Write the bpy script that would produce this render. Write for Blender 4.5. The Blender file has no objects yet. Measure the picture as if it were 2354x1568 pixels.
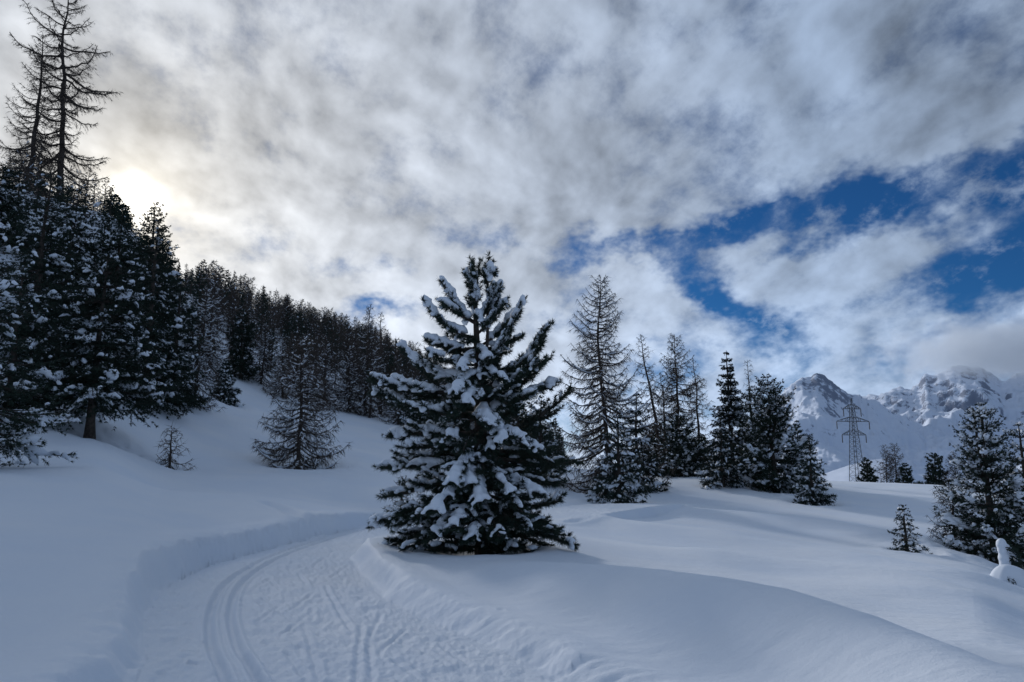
import bpy, math, random
import numpy as np

S = bpy.context.scene
COL = S.collection
R = math.radians

# ------------------------------------------------------------------ camera
EYE = 1.6
PITCH = R(9.72)
cam_d = bpy.data.cameras.new('camera')
cam_d.sensor_width = 36.0
cam_d.lens = 26.0
cam_d.clip_start = 0.1
cam_d.clip_end = 40000
cam = bpy.data.objects.new('camera', cam_d)
COL.objects.link(cam)
cam.location = (0, 0, EYE)
cam.rotation_euler = (math.pi / 2 + PITCH, 0, 0)
S.camera = cam

# ------------------------------------------------------------------ exposure
S.view_settings.view_transform = 'Standard'
S.view_settings.look = 'None'
S.view_settings.exposure = 0.44
S.view_settings.gamma = 1.0
S.view_settings.use_curve_mapping = False
S.cycles.max_bounces = 6
S.cycles.diffuse_bounces = 4
S.cycles.volume_bounces = 2
S.cycles.transparent_max_bounces = 8


def ray(u, v):
    """direction through a point of the photograph (2354 x 1568 units)"""
    a = (u - 1177) / 1700.0
    b = (784 - v) / 1700.0
    return np.array([a, math.cos(PITCH) - b * math.sin(PITCH), math.sin(PITCH) + b * math.cos(PITCH)])


def azel(u, v):
    d = ray(u, v)
    d = d / np.linalg.norm(d)
    return math.degrees(math.atan2(d[0], d[1])), math.degrees(math.asin(d[2]))


def pt(u, v, Y):
    d = ray(u, v)
    return np.array([d[0] / d[1] * Y, Y, EYE + d[2] / d[1] * Y])


def onz(u, v, z=0.0):
    d = ray(u, v)
    k = (z - EYE) / d[2]
    return np.array([d[0] * k, d[1] * k])


# ------------------------------------------------------------------ sun and sky
SUN_AZ, SUN_EL = azel(312, 464)
sun_d = bpy.data.lights.new('sun', 'SUN')
sun_d.energy = 1.5
sun_d.angle = R(6)
sun_d.color = (1.0, 0.97, 0.95)
sun = bpy.data.objects.new('sun', sun_d)
COL.objects.link(sun)
sun.rotation_euler = (math.pi / 2 - R(SUN_EL), 0, math.pi - R(SUN_AZ))
SUN_DIR = (math.sin(R(SUN_AZ)) * math.cos(R(SUN_EL)), math.cos(R(SUN_AZ)) * math.cos(R(SUN_EL)), math.sin(R(SUN_EL)))


class NT:
    """tiny node-tree helper"""

    def __init__(self, nt):
        self.nt = nt

    def node(self, t, **kw):
        n = self.nt.nodes.new(t)
        for k, v in kw.items():
            setattr(n, k, v)
        return n

    def put(self, sock, v):
        if hasattr(v, 'is_output'):
            self.nt.links.new(v, sock)
        elif v is not None:
            sock.default_value = v

    def m(self, op, a, b=None, c=None, clamp=False):
        n = self.node('ShaderNodeMath', operation=op, use_clamp=clamp)
        for i, x in enumerate((a, b, c)):
            if x is not None:
                self.put(n.inputs[i], x)
        return n.outputs[0]

    def vm(self, op, a, b=None, scale=None):
        n = self.node('ShaderNodeVectorMath', operation=op)
        self.put(n.inputs[0], a)
        if b is not None:
            self.put(n.inputs[1], b)
        if scale is not None:
            self.put(n.inputs['Scale'], scale)
        return n.outputs['Value'] if op in ('DOT_PRODUCT', 'LENGTH', 'DISTANCE') else n.outputs[0]

    def sep(self, v):
        n = self.node('ShaderNodeSeparateXYZ')
        self.put(n.inputs[0], v)
        return n.outputs

    def comb(self, x, y, z):
        n = self.node('ShaderNodeCombineXYZ')
        for i, q in enumerate((x, y, z)):
            self.put(n.inputs[i], q)
        return n.outputs[0]

    def noise(self, vec, scale, detail=5.0, rough=0.55, dist=0.0, lac=2.0, dim='3D'):
        n = self.node('ShaderNodeTexNoise', noise_dimensions=dim)
        self.put(n.inputs['Vector'], vec)
        n.inputs['Scale'].default_value = scale
        n.inputs['Detail'].default_value = detail
        n.inputs['Roughness'].default_value = rough
        n.inputs['Lacunarity'].default_value = lac
        n.inputs['Distortion'].default_value = dist
        return n.outputs['Fac'], n.outputs['Color']

    def mapr(self, v, a, b, c, d, interp='SMOOTHSTEP'):
        n = self.node('ShaderNodeMapRange', interpolation_type=interp)
        for i, x in enumerate((v, a, b, c, d)):
            self.put(n.inputs[i], x)
        return n.outputs[0]

    def mix(self, f, a, b, bt='MIX'):
        n = self.node('ShaderNodeMix', data_type='RGBA', blend_type=bt)
        self.put(n.inputs[0], f)
        self.put(n.inputs[6], a)
        self.put(n.inputs[7], b)
        return n.outputs[2]


def build_world():
    w = bpy.data.worlds.new('World')
    S.world = w
    w.use_nodes = True
    nt = w.node_tree
    nt.nodes.clear()
    T = NT(nt)
    out = T.node('ShaderNodeOutputWorld')
    bg = T.node('ShaderNodeBackground')
    nt.links.new(bg.outputs[0], out.inputs[0])
    STR = 0.10
    bg.inputs['Strength'].default_value = STR
    sky = T.node('ShaderNodeTexSky', sky_type='NISHITA')
    sky.sun_disc = False
    sky.sun_elevation = R(SUN_EL)
    sky.sun_rotation = R(SUN_AZ)
    sky.altitude = 2000
    sky.air_density = 1.0
    sky.dust_density = 0.3
    sky.ozone_density = 2.5
    tc = T.node('ShaderNodeTexCoord')
    d = T.vm('NORMALIZE', tc.outputs['Generated'])
    x, y, z = T.sep(d)
    zc = T.m('MAXIMUM', z, 0.0)
    az = T.m('MULTIPLY', T.m('ARCTAN2', x, y), 180 / math.pi)
    el = T.m('MULTIPLY', T.m('ARCSINE', zc), 180 / math.pi)
    ae = T.comb(az, el, 0.0)
    # warp the hole layout so that no edge is a plain ellipse
    wv = T.comb(T.m('MULTIPLY', az, 0.075), T.m('MULTIPLY', el, 0.12), 0.0)
    wa, _ = T.noise(wv, 1.0, 5, 0.66, dim='2D')
    wb, _ = T.noise(T.vm('ADD', wv, (31.7, 11.3, 0)), 1.0, 5, 0.66, dim='2D')
    warp = T.comb(T.m('MULTIPLY', T.m('SUBTRACT', wa, 0.5), 15.0), T.m('MULTIPLY', T.m('SUBTRACT', wb, 0.5), 9.0), 0.0)
    aew = T.vm('ADD', ae, warp)
    holes = [  # u, v, half width, half height (photo units), rotation (deg, + = rising to the right), depth
        (1330, 588, 260, 42, 2, 0.9), (1600, 558, 250, 52, 8, 1.0), (1850, 495, 260, 75, 14, 1.2),
        (2120, 430, 280, 70, 14, 1.2), (2420, 365, 300, 80, 14, 1.1), (2800, 420, 350, 150, 10, 0.9),
        (1100, 545, 150, 55, 0, .5), (870, 600, 130, 40, 0, .45), (1710, 705, 170, 70, -35, 0.95), (1560, 640, 150, 42, -20, .7),
        (830, 712, 190, 38, 0, 0.9), (1240, 735, 120, 60, 0, 0.6), (2260, 605, 240, 55, 10, 0.95), (1590, 890, 90, 90, 0, .6),
        (2230, 738, 180, 26, 5, .7), (1300, 960, 80, 110, 0, .4), (1490, 785, 120, 40, 0, .45),
        (1770, 20, 200, 40, 10, .35), (2080, 200, 280, 60, 30, .3), (3300, 300, 600, 200, 15, .8),
    ]
    tot = None
    for (u, v, hw, hh, rot, dep) in holes:
        a, e = azel(u, v)
        mp = T.node('ShaderNodeMapping', vector_type='TEXTURE')
        nt.links.new(aew, mp.inputs['Vector'])
        mp.inputs['Location'].default_value = (a, e, 0)
        mp.inputs['Rotation'].default_value = (0, 0, R(rot))
        mp.inputs['Scale'].default_value = (hw / 29.0 * 1.2, hh / 29.0 * 1.25, 1)
        g = T.node('ShaderNodeTexGradient', gradient_type='SPHERICAL')
        nt.links.new(mp.outputs[0], g.inputs[0])
        h = T.m('MULTIPLY', g.outputs['Fac'], dep)
        tot = h if tot is None else T.m('ADD', tot, h)
    tot = T.m('MINIMUM', tot, 1.0)
    # cloud deck seen in perspective
    inv = T.m('DIVIDE', 1.0, T.m('ADD', zc, 0.50))
    pl = T.vm('SCALE', T.comb(x, y, 0.0), scale=inv)
    rot = T.node('ShaderNodeMapping', vector_type='POINT')
    nt.links.new(pl, rot.inputs['Vector'])
    rot.inputs['Rotation'].default_value = (0, 0, R(-32))
    rot.inputs['Scale'].default_value = (1.30, 1.05, 1.0)
    P = rot.outputs[0]
    n1, _ = T.noise(P, 3.6, 7, 0.56, 0.12, dim='2D')
    off = T.vm('SCALE', T.vm('MULTIPLY', SUN_DIR, (1, 1, 0)), scale=0.05)
    n1s, _ = T.noise(T.vm('ADD', P, off), 3.6, 4, 0.56, 0.12, dim='2D')
    n2, _ = T.noise(T.vm('ADD', P, (3.1, 8.4, 0)), 9.0, 6, 0.62, 0.0, dim='2D')
    n3, _ = T.noise(T.vm('ADD', P, (7.3, 2.2, 0)), 1.9, 2, 0.5, 0.0, dim='2D')
    cosang = T.vm('DOT_PRODUCT', d, SUN_DIR)
    ang = T.m('MULTIPLY', T.m('ARCCOSINE', T.m('MINIMUM', cosang, 0.99999)), 180 / math.pi)
    dens = T.m('ADD', T.m('MULTIPLY', n1, 0.58), T.m('MULTIPLY', n2, 0.42))
    dens = T.m('ADD', T.m('MULTIPLY', T.m('SUBTRACT', dens, 0.5), 1.75), 0.5)
    base = T.m('ADD', dens, T.m('ADD', T.mapr(ang, 60.0, 125.0, 0.0, -0.15), T.mapr(ang, 5.0, 60.0, 0.30, 0.20)))
    dsum = T.m('SUBTRACT', base, T.m('MULTIPLY', tot, 0.47))
    alpha = T.mapr(dsum, 0.16, 0.76, 0.0, 1.0)
    veil = T.m('ADD', T.mapr(n2, 0.47, 0.72, 0.0, 0.60), T.mapr(n1, 0.5, 0.8, 0.0, 0.25))
    alpha = T.m('MAXIMUM', alpha, veil)
    # brightness of the deck: thin parts bright, thick parts grey, lit from the sun's side
    wide = T.m('POWER', 2.718, T.m('MULTIPLY', ang, -1 / 36.0))
    mid = T.m('POWER', 2.718, T.m('MULTIPLY', ang, -1 / 3.2))
    core = T.m('POWER', 2.718, T.m('MULTIPLY', T.m('MULTIPLY', ang, ang), -1 / 1.5))
    relief = T.m('MULTIPLY', T.m('SUBTRACT', n1, n1s), 2.2)
    thick = T.mapr(n3, 0.30, 0.70, 1.08, 0.92, 'LINEAR')
    fine = T.mapr(n2, 0.25, 0.75, 0.89, 1.11, 'LINEAR')
    fine1 = T.mapr(n1, 0.3, 0.7, 1.10, 0.91, 'LINEAR')
    lowb = T.mapr(el, 0.0, 24.0, 1.70, 1.0)
    br = T.m('MULTIPLY', T.m('MULTIPLY', thick, fine), T.m('MULTIPLY', fine1, lowb))
    br = T.m('ADD', br, relief)
    lum = T.m('ADD', 0.185, T.m('MULTIPLY', wide, 0.37))
    lum = T.m('MULTIPLY', lum, br)
    cool = T.mapr(ang, 3.0, 48.0, 0.0, 1.0, 'LINEAR')
    tint = T.mix(cool, (0.99, 0.99, 0.985, 1), (0.73, 0.94, 1.29, 1))
    cloud = T.vm('SCALE', tint, scale=T.m('DIVIDE', lum, STR))
    glow = T.vm('ADD', T.vm('SCALE', (1.0, 0.85, 0.58), scale=T.m('MULTIPLY', mid, 0.42 / STR)),
                T.vm('SCALE', (1.0, 0.97, 0.88), scale=T.m('MULTIPLY', core, 2.2 / STR)))
    skyc = T.vm('MULTIPLY', sky.outputs[0], (0.08, 0.24, 0.41))
    col = T.mix(alpha, skyc, cloud)
    col = T.vm('ADD', col, glow)
    nt.links.new(col, bg.inputs['Color'])
    w.cycles.sampling_method = 'MANUAL'
    w.cycles.sample_map_resolution = 1024


build_world()


# ------------------------------------------------------------------ helpers
def tag(o, label=None, cat=None, group=None, kind=None):
    if label:
        o['label'] = label
    if cat:
        o['category'] = cat
    if group:
        o['group'] = group
    if kind:
        o['kind'] = kind
    return o


def empty(name, loc):
    o = bpy.data.objects.new(name, None)
    o.empty_display_size = 0.2
    COL.objects.link(o)
    o.location = tuple(loc)
    return o


def add_obj(name, mesh, parent=None):
    o = bpy.data.objects.new(name, mesh)
    COL.objects.link(o)
    if parent:
        o.parent = parent
    return o


class Acc:
    """collects arrays of vertices and faces, builds one mesh"""

    def __init__(self):
        self.v, self.f, self.n = [], [], 0

    def add(self, verts, faces, mat=0):
        verts = np.asarray(verts, dtype=np.float32).reshape(-1, 3)
        self.v.append(verts)
        self.f.append((np.asarray(faces, dtype=np.int64) + self.n, mat))
        self.n += len(verts)

    def mesh(self, name, mats, smooth=False):
        me = bpy.data.meshes.new(name)
        for m in mats:
            me.materials.append(m)
        if not self.v:
            return me
        V = np.concatenate(self.v)
        idx = np.concatenate([f.reshape(-1) for f, _ in self.f])
        tot = np.concatenate([np.full(len(f), f.shape[1], dtype=np.int32) for f, _ in self.f])
        mi = np.concatenate([np.full(len(f), m, dtype=np.int32) for f, m in self.f])
        start = np.zeros(len(tot), dtype=np.int32)
        start[1:] = np.cumsum(tot)[:-1]
        me.vertices.add(len(V))
        me.vertices.foreach_set('co', V.reshape(-1))
        me.loops.add(len(idx))
        me.loops.foreach_set('vertex_index', idx.astype(np.int32))
        me.polygons.add(len(tot))
        me.polygons.foreach_set('loop_start', start)
        me.polygons.foreach_set('loop_total', tot)
        me.polygons.foreach_set('material_index', mi)
        me.polygons.foreach_set('use_smooth', np.full(len(tot), smooth, dtype=bool))
        me.update(calc_edges=True)
        return me


def hash2(ix, iy, seed):
    h = (ix.astype(np.int64) * 374761393 + iy.astype(np.int64) * 668265263 + seed * 974634777) & 0xFFFFFFFF
    h = ((h ^ (h >> 13)) * 1274126177) & 0xFFFFFFFF
    h = ((h ^ (h >> 16)) * 2246822519) & 0xFFFFFFFF
    return ((h ^ (h >> 15)) & 0xFFFFFF) / float(0xFFFFFF)


def vnoise(x, y, seed=0):
    """smooth noise in -1..1"""
    ix, iy = np.floor(x), np.floor(y)
    fx, fy = x - ix, y - iy
    ux = fx * fx * fx * (fx * (fx * 6 - 15) + 10)
    uy = fy * fy * fy * (fy * (fy * 6 - 15) + 10)
    a, b = hash2(ix, iy, seed), hash2(ix + 1, iy, seed)
    c, d = hash2(ix, iy + 1, seed), hash2(ix + 1, iy + 1, seed)
    return ((a * (1 - ux) + b * ux) * (1 - uy) + (c * (1 - ux) + d * ux) * uy) * 2 - 1


def fbm(x, y, oct=4, seed=0, gain=0.5, lac=2.03):
    s, a, t = 0, 1.0, 0
    for i in range(oct):
        s = s + a * vnoise(x, y, seed + i * 17)
        t += a
        a *= gain
        x, y = x * lac + 13.7, y * lac + 7.1
    return s / t


def ridged(x, y, oct=5, seed=0, gain=0.5, lac=2.1):
    s, a, t = 0, 1.0, 0
    for i in range(oct):
        s = s + a * (1 - np.abs(vnoise(x, y, seed + i * 31)) * 1.0)
        t += a
        a *= gain
        x, y = x * lac + 3.7, y * lac + 9.1
    return s / t


def sstep(x, a, b):
    t = np.clip((x - a) / (b - a), 0, 1)
    return t * t * (3 - 2 * t)


def pchip(xk, yk, xq):
    """monotone cubic through (xk, yk[...,k]) along the last axis at xq -> [..., q]"""
    xk = np.asarray(xk, float)
    yk = np.asarray(yk, float)
    h = np.diff(xk)
    dl = np.diff(yk, axis=-1) / h
    m = np.zeros_like(yk)
    w1, w2 = 2 * h[1:] + h[:-1], h[1:] + 2 * h[:-1]
    with np.errstate(divide='ignore', invalid='ignore'):
        hm = (w1 + w2) / (w1 / dl[..., :-1] + w2 / dl[..., 1:])
    m[..., 1:-1] = np.where(dl[..., :-1] * dl[..., 1:] > 0, hm, 0)
    m[..., 0], m[..., -1] = dl[..., 0], dl[..., -1]
    xq = np.clip(xq, xk[0], xk[-1])
    k = np.clip(np.searchsorted(xk, xq) - 1, 0, len(xk) - 2)
    t = (xq - xk[k]) / h[k]
    t2, t3 = t * t, t * t * t
    return ((2 * t3 - 3 * t2 + 1) * yk[..., k] + (t3 - 2 * t2 + t) * h[k] * m[..., k]
            + (-2 * t3 + 3 * t2) * yk[..., k + 1] + (t3 - t2) * h[k] * m[..., k + 1])


def catmull(P, step):
    """resample a polyline as a smooth curve with about this step"""
    P = np.asarray(P, float)
    Q = np.vstack([2 * P[0] - P[1], P, 2 * P[-1] - P[-2]])
    out = []
    for i in range(1, len(Q) - 2):
        a, b, c, d = Q[i - 1], Q[i], Q[i + 1], Q[i + 2]
        n = max(1, int(np.linalg.norm(c - b) / step))
        t = (np.arange(n) / n)[:, None]
        out.append(0.5 * (2 * b + (c - a) * t + (2 * a - 5 * b + 4 * c - d) * t ** 2 + (3 * b - a - 3 * c + d) * t ** 3))
    out.append(P[-1:])
    return np.vstack(out)


def poly_dist(x, y, P, maxd=1e9):
    """distance and arc length of the nearest point on polyline P"""
    best = np.full(x.shape, 1e9)
    arc = np.zeros(x.shape)
    s = 0.0
    for i in range(len(P) - 1):
        a, b = P[i], P[i + 1]
        e = b - a
        L = np.hypot(*e)
        if L < 1e-9:
            continue
        t = np.clip(((x - a[0]) * e[0] + (y - a[1]) * e[1]) / (L * L), 0, 1)
        dd = np.hypot(x - a[0] - t * e[0], y - a[1] - t * e[1])
        k = dd < best
        best = np.where(k, dd, best)
        arc = np.where(k, s + t * L, arc)
        s += L
    return best, arc


def in_poly(x, y, P):
    r = np.zeros(x.shape, bool)
    n = len(P)
    for i in range(n):
        x0, y0 = P[i]
        x1, y1 = P[(i + 1) % n]
        if y0 == y1:
            continue
        c = ((y0 > y) != (y1 > y)) & (x < (x1 - x0) * (y - y0) / (y1 - y0) + x0)
        r ^= c
    return r


# ------------------------------------------------------------------ materials
def new_mat(name):
    m = bpy.data.materials.new(name)
    m.use_nodes = True
    nt = m.node_tree
    bsdf = nt.nodes['Principled BSDF']
    bsdf.inputs['Specular IOR Level'].default_value = 0.15
    return m, NT(nt), bsdf


def mat_snow(name='snow', bump=0.25, fine=True):
    m, T, b = new_mat(name)
    tc = T.node('ShaderNodeTexCoord')
    o = tc.outputs['Object']
    n, _ = T.noise(o, 0.35, 3, 0.5)
    b.inputs['Base Color'].default_value = (0.84, 0.86, 0.89, 1)
    c = T.mix(T.mapr(n, 0.3, 0.7, 0, 1), (0.76, 0.82, 0.90, 1), (0.82, 0.86, 0.91, 1))
    T.put(b.inputs['Base Color'], c)
    b.inputs['Roughness'].default_value = 0.7
    b.inputs['Specular IOR Level'].default_value = 0.1
    if bump:
        g, _ = T.noise(o, 70.0, 3, 0.7)
        w, _ = T.noise(o, 9.0, 5, 0.65)
        rp, _ = T.noise(T.vm('MULTIPLY', o, (1.0, 2.6, 1.0)), 1.6, 3, 0.5)
        h = T.m('ADD', T.m('MULTIPLY', g, 0.010), T.m('ADD', T.m('MULTIPLY', w, 0.035), T.m('MULTIPLY', rp, 0.05)))
        bp = T.node('ShaderNodeBump')
        bp.inputs['Strength'].default_value = bump
        bp.inputs['Distance'].default_value = 1.0
        T.put(bp.inputs['Height'], h)
        T.put(b.inputs['Normal'], bp.outputs[0])
    return m


def mat_plain(name, c0, c1, scale=6.0, rough=0.85, rnd=0.0):
    m, T, b = new_mat(name)
    tc = T.node('ShaderNodeTexCoord')
    n, _ = T.noise(tc.outputs['Object'], scale, 4, 0.6)
    f = T.mapr(n, 0.3, 0.7, 0, 1)
    col = T.mix(f, (*c0, 1), (*c1, 1))
    if rnd:
        oi = T.node('ShaderNodeObjectInfo')
        col = T.vm('SCALE', col, scale=T.mapr(oi.outputs['Random'], 0, 1, 1 - rnd, 1 + rnd, 'LINEAR'))
    T.put(b.inputs['Base Color'], col)
    b.inputs['Roughness'].default_value = rough
    return m


M_SNOW = mat_snow('field_snow', 0.35)
M_TRAIL = mat_snow('groomed_snow', 0.6)
M_TSNOW = mat_snow('tree_snow', 0.0)
M_BARK = mat_plain('bark', (0.035, 0.028, 0.024), (0.09, 0.075, 0.065), 9.0)
M_TWIG = mat_plain('larch_twig', (0.05, 0.04, 0.033), (0.105, 0.085, 0.07), 3.0, rnd=0.2)
M_PINE = mat_plain('pine_needle', (0.018, 0.032, 0.026), (0.040, 0.058, 0.042), 3.0, rnd=0.2)
M_SPRUCE = mat_plain('spruce_needle', (0.020, 0.032, 0.028), (0.038, 0.055, 0.045), 3.0, rnd=0.2)
M_STEEL = mat_plain('galvanised_steel', (0.06, 0.065, 0.07), (0.10, 0.105, 0.11), 2.0, rough=0.6)
M_GLASS = mat_plain('insulator_glaze', (0.05, 0.05, 0.05), (0.08, 0.07, 0.07), 2.0, rough=0.4)
# ------------------------------------------------------------------ terrain
COLS_U = [-900, 0, 200, 400, 600, 800, 1000, 1200, 1400, 1600, 1800, 2000, 2200, 2354, 3000]
ROWS_R = [1, 5.5, 8, 11, 14, 18, 24, 30, 38, 46, 55, 70, 90, 130, 200, 320, 450, 700, 1500, 14000]
TZ = np.array([
    [0.1, 0.2, 0.45, 0.9, 1.5, 2.2, 3.5, 5.5, 9.5, 13, 18, 25, 31, 36, 52, 52, 48, 30, 0, -300],
    [0.1, 0.14, 0.25, 0.5, 0.8, 1.3, 1.8, 3.0, 5.8, 9, 14.5, 23.5, 29, 34, 46, 50, 48, 30, 0, -300],
    [0.1, 0.14, 0.22, 0.42, 0.7, 1.15, 1.75, 2.6, 4.9, 8, 13, 22.5, 28.5, 33, 46, 50, 48, 30, 0, -300],
    [0.1, 0.13, 0.2, 0.32, 0.48, .65, .85, 1.4, 3.4, 5.4, 8.5, 14, 20.5, 30, 42, 48, 48, 30, 0, -300],
    [0.1, 0.13, 0.2, 0.22, 0.25, 0.34, .7, 1.1, 2.2, 4.0, 6.0, 10, 15.5, 25, 38, 49, 48, 30, 0, -300],
    [0.1, 0.13, 0.2, 0.22, 0.24, 0.24, 0.36, .9, 1.8, 3.2, 4.7, 7.5, 12, 20, 33, 48.5, 51, 35, 0, -300],
    [0.1, 0.14, 0.16, 0.18, 0.18, 0.2, .2, .55, 1.3, 2.4, 3.6, 5.5, 8.5, 13.5, 22, 34, 43, 35, 0, -300],
    [0.15, 0.15, 0.16, 0.18, 0.18, .2, .1, .1, .35, .9, 1.3, 2, 3, 4.5, 7, 10, 12, 6, -30, -300],
    [0.1, 0.12, 0.12, 0.08, 0.05, -.1, -.3, -.4, -.3, .1, .8, 1.3, 1, -1, -5, -12, -20, -40, -70, -300],
    [0.08, 0.1, 0.12, 0.0, -0.1, -.3, -.5, -.55, -.4, .2, .95, 1.2, .0, -4, -10, -25, -40, -60, -80, -300],
    [0.08, 0.1, 0.1, -0.05, -.3, -.5, -.75, -.8, -.55, -.1, .5, .6, -.5, -4, -8, -22, -40, -60, -80, -300],
    [0.08, 0.1, 0.0, -0.15, -.35, -.6, -.95, -1, -.8, -.4, 0, .35, -.3, -2.5, -4, -15, -40, -60, -80, -300],
    [0.08, 0.1, 0.0, -.2, -.5, -.8, -1.15, -1.25, -1.1, -.7, -.2, .1, -.8, -4, -9, -25, -40, -60, -80, -300],
    [.40, .30, 0, -.4, -.8, -1.1, -1.6, -1.8, -1.7, -1.3, -.8, -.3, -1.5, -5, -12, -25, -40, -60, -80, -300],
    [.40, .20, -.2, -.7, -1.2, -1.7, -2.4, -2.8, -3, -3, -3, -3.5, -5, -9, -16, -30, -45, -60, -80, -300],
])
COLS_A = np.array([math.degrees(math.atan((u - 1177) / 1700.0 * math.cos(PITCH))) for u in COLS_U])
_fr = np.linspace(math.log(ROWS_R[0]), math.log(ROWS_R[-1]), 500)
_fa = np.linspace(COLS_A[0], COLS_A[-1], 241)
_t1 = pchip(np.log(ROWS_R), TZ, _fr)              # columns x fine rows
_TAB = pchip(COLS_A, _t1.T, _fa)                    # fine rows x fine azimuths


def base_z(x, y):
    r = np.hypot(x, y)
    a = np.degrees(np.arctan2(x, y))
    back = np.abs(a) > 100
    a = np.clip(a, COLS_A[0], COLS_A[-1])
    lr = np.clip(np.log(np.maximum(r, 1.0)), _fr[0], _fr[-1] - 1e-6)
    fi = (lr - _fr[0]) / (_fr[1] - _fr[0])
    fj = np.clip((a - _fa[0]) / (_fa[1] - _fa[0]), 0, len(_fa) - 1.001)
    i, j = fi.astype(int), fj.astype(int)
    i = np.minimum(i, len(_fr) - 2)
    di, dj = fi - i, fj - j
    z = (_TAB[i, j] * (1 - dj) + _TAB[i, j + 1] * dj) * (1 - di) + (_TAB[i + 1, j] * (1 - dj) + _TAB[i + 1, j + 1] * dj) * di
    return z


def W(*p):
    return [onz(u, v) for u, v in p]


LEFT = catmull([(-2.4, -6), (-2.45, -3), (-2.6, 0), (-2.75, 3)] + W((309, 1568), (324, 1478), (340, 1416), (375, 1358), (434, 1322), (510, 1293), (653, 1254), (778, 1226), (872, 1205))
               + [(-2.3, 24.2), (0.0, 28), (3.0, 33), (6, 38), (10, 44)], 0.5)
RIGHT = catmull([(2.2, -6), (2.2, -3), (2.2, 0), (2.0, 3)] + W((1262, 1568), (1205, 1525), (1118, 1482), (1048, 1454), (970, 1419), (884, 1376), (841, 1341), (820, 1314), (810, 1292))
                + [(-2.95, 14.0), (-2.75, 15.2), (-2.0, 17.0), (-0.4, 20), (1.8, 24), (4.4, 29), (7.4, 34.5), (11, 41)], 0.5)
TRAIL_POLY = np.vstack([LEFT, RIGHT[::-1]])
GROOVES = [catmull([(0.25, -6), (0.1, -3), (-.2, 0), (-0.75, 3)] + W((521, 1568), (490, 1500), (481, 1440), (487, 1400), (510, 1352), (560, 1312), (640, 1273), (740, 1240), (830, 1217)) + [(-2.6, 22.6), (-.3, 26.5), (2.7, 31.5), (6, 37)], 0.3)]
_g = GROOVES[0]
_tn = np.gradient(_g, axis=0)
_tn /= np.linalg.norm(_tn, axis=1)[:, None]
GROOVES.append(_g + np.stack([_tn[:, 1], -_tn[:, 0]], 1) * 0.215)
MARKS = [W(*m) for m in [
    [(584, 1380), (680, 1430), (772, 1475)], [(600, 1450), (700, 1491), (794, 1528)], [(650, 1455), (712, 1412)], [(665, 1406), (712, 1370)],
    [(575, 1359), (622, 1331)], [(618, 1334), (642, 1352)], [(819, 1568), (825, 1462)], [(856, 1568), (847, 1472), (875, 1416)], [(832, 1480), (829, 1440)],
    [(747, 1347), (775, 1400), (806, 1450)], [(686, 1318), (704, 1345)], [(700, 1560), (660, 1500)], [(905, 1520), (960, 1560)], [(980, 1500), (905, 1470)],
    [(720, 1300), (760, 1275)], [(640, 1395), (590, 1430)], [(760, 1330), (800, 1300)], [(930, 1450), (870, 1500)], [(1010, 1480), (1080, 1530)], [(735, 1568), (700, 1440)],
    [(560, 1500), (600, 1568)]]]
_rm = np.random.RandomState(5)
for k in range(26):
    yy = _rm.uniform(2.0, 19)
    xx = np.interp(yy, GROOVES[1][:, 1], GROOVES[1][:, 0]) + _rm.uniform(0.3, 2.6)
    an = _rm.choice([-1, 1]) * _rm.uniform(0.2, 0.65)
    L = _rm.uniform(0.4, 1.3)
    MARKS.append([np.array([xx, yy]), np.array([xx + math.sin(an) * L, yy + math.cos(an) * L])])
MOUNDS = [  # polyline in the photo at an assumed height, half width, rise: the long wave of snow in front and the ripples behind it
    ([pt(1130, 1290, 11.3), pt(1290, 1290, 9.8), pt(1478, 1300, 8.4), pt(1655, 1325, 7.3), pt(1788, 1357, 6.6), pt(1949, 1406, 5.7), pt(2111, 1470, 4.8), pt(2300, 1560, 4.0)], 0.72, 0.24),
    ([pt(1500, 1255, 17), pt(1800, 1265, 16), pt(2100, 1300, 14), pt(2354, 1355, 11)], 1.2, 0.13),
    ([pt(1300, 1165, 27), pt(1560, 1195, 24), pt(1800, 1225, 22), pt(2020, 1250, 20), pt(2330, 1325, 17)], 1.6, 0.20),
    ([pt(1520, 1140, 36), pt(1700, 1165, 33), pt(1900, 1190, 31), pt(2100, 1235, 28)], 2.0, 0.24),
    ([pt(1900, 1150, 45), pt(2000, 1145, 46), pt(2150, 1150, 44)], 2.5, 0.15),
    ([pt(0, 1180, 16), pt(300, 1165, 19), pt(560, 1155, 21), pt(700, 1195, 17)], 1.6, 0.14),
    ([pt(120, 1090, 23), pt(330, 1100, 25), pt(520, 1110, 28), pt(800, 1110, 30)], 2.0, 0.16),
    ([pt(480, 1010, 40), pt(700, 1030, 40), pt(880, 1045, 38)], 2.2, 0.25),
]
CREST = catmull(np.array(MOUNDS[0][0]), 0.5)
MOUNDS = [(catmull([p[:2] for p in P], 0.5), w, h) for P, w, h in MOUNDS]
TREE_WELLS = []  # (x, y, radius, depth) melt hollows round the trunks
for _u, _Y, _r, _d in ((1108, 13.0, .75, .10), (688, 34.5, 1.5, .22), (205, 27, 1.3, .25), (390, 28, .5, .12), (2085, 24.5, .6, .14), (1424, 38, 1.2, .2), (1870, 41.5, 1.1, .2), (2288, 26, 1.5, .25),
                       (1785, 47.5, 1.8, .25), (1396, 46, 2.2, .35), (2198, 27.5, .8, .15), (514, 48, 1.0, .2), (1686, 51, 1.5, .2)):
    _p = pt(_u, 1075, _Y)
    TREE_WELLS.append((_p[0], _Y, _r, _d))
SCUFF = onz(945, 1262, 0.2)
FURROW = catmull([onz(610, 1178, .45), onz(650, 1183, .45), onz(690, 1196, .4), onz(712, 1206, .3)], 0.2)


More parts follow.
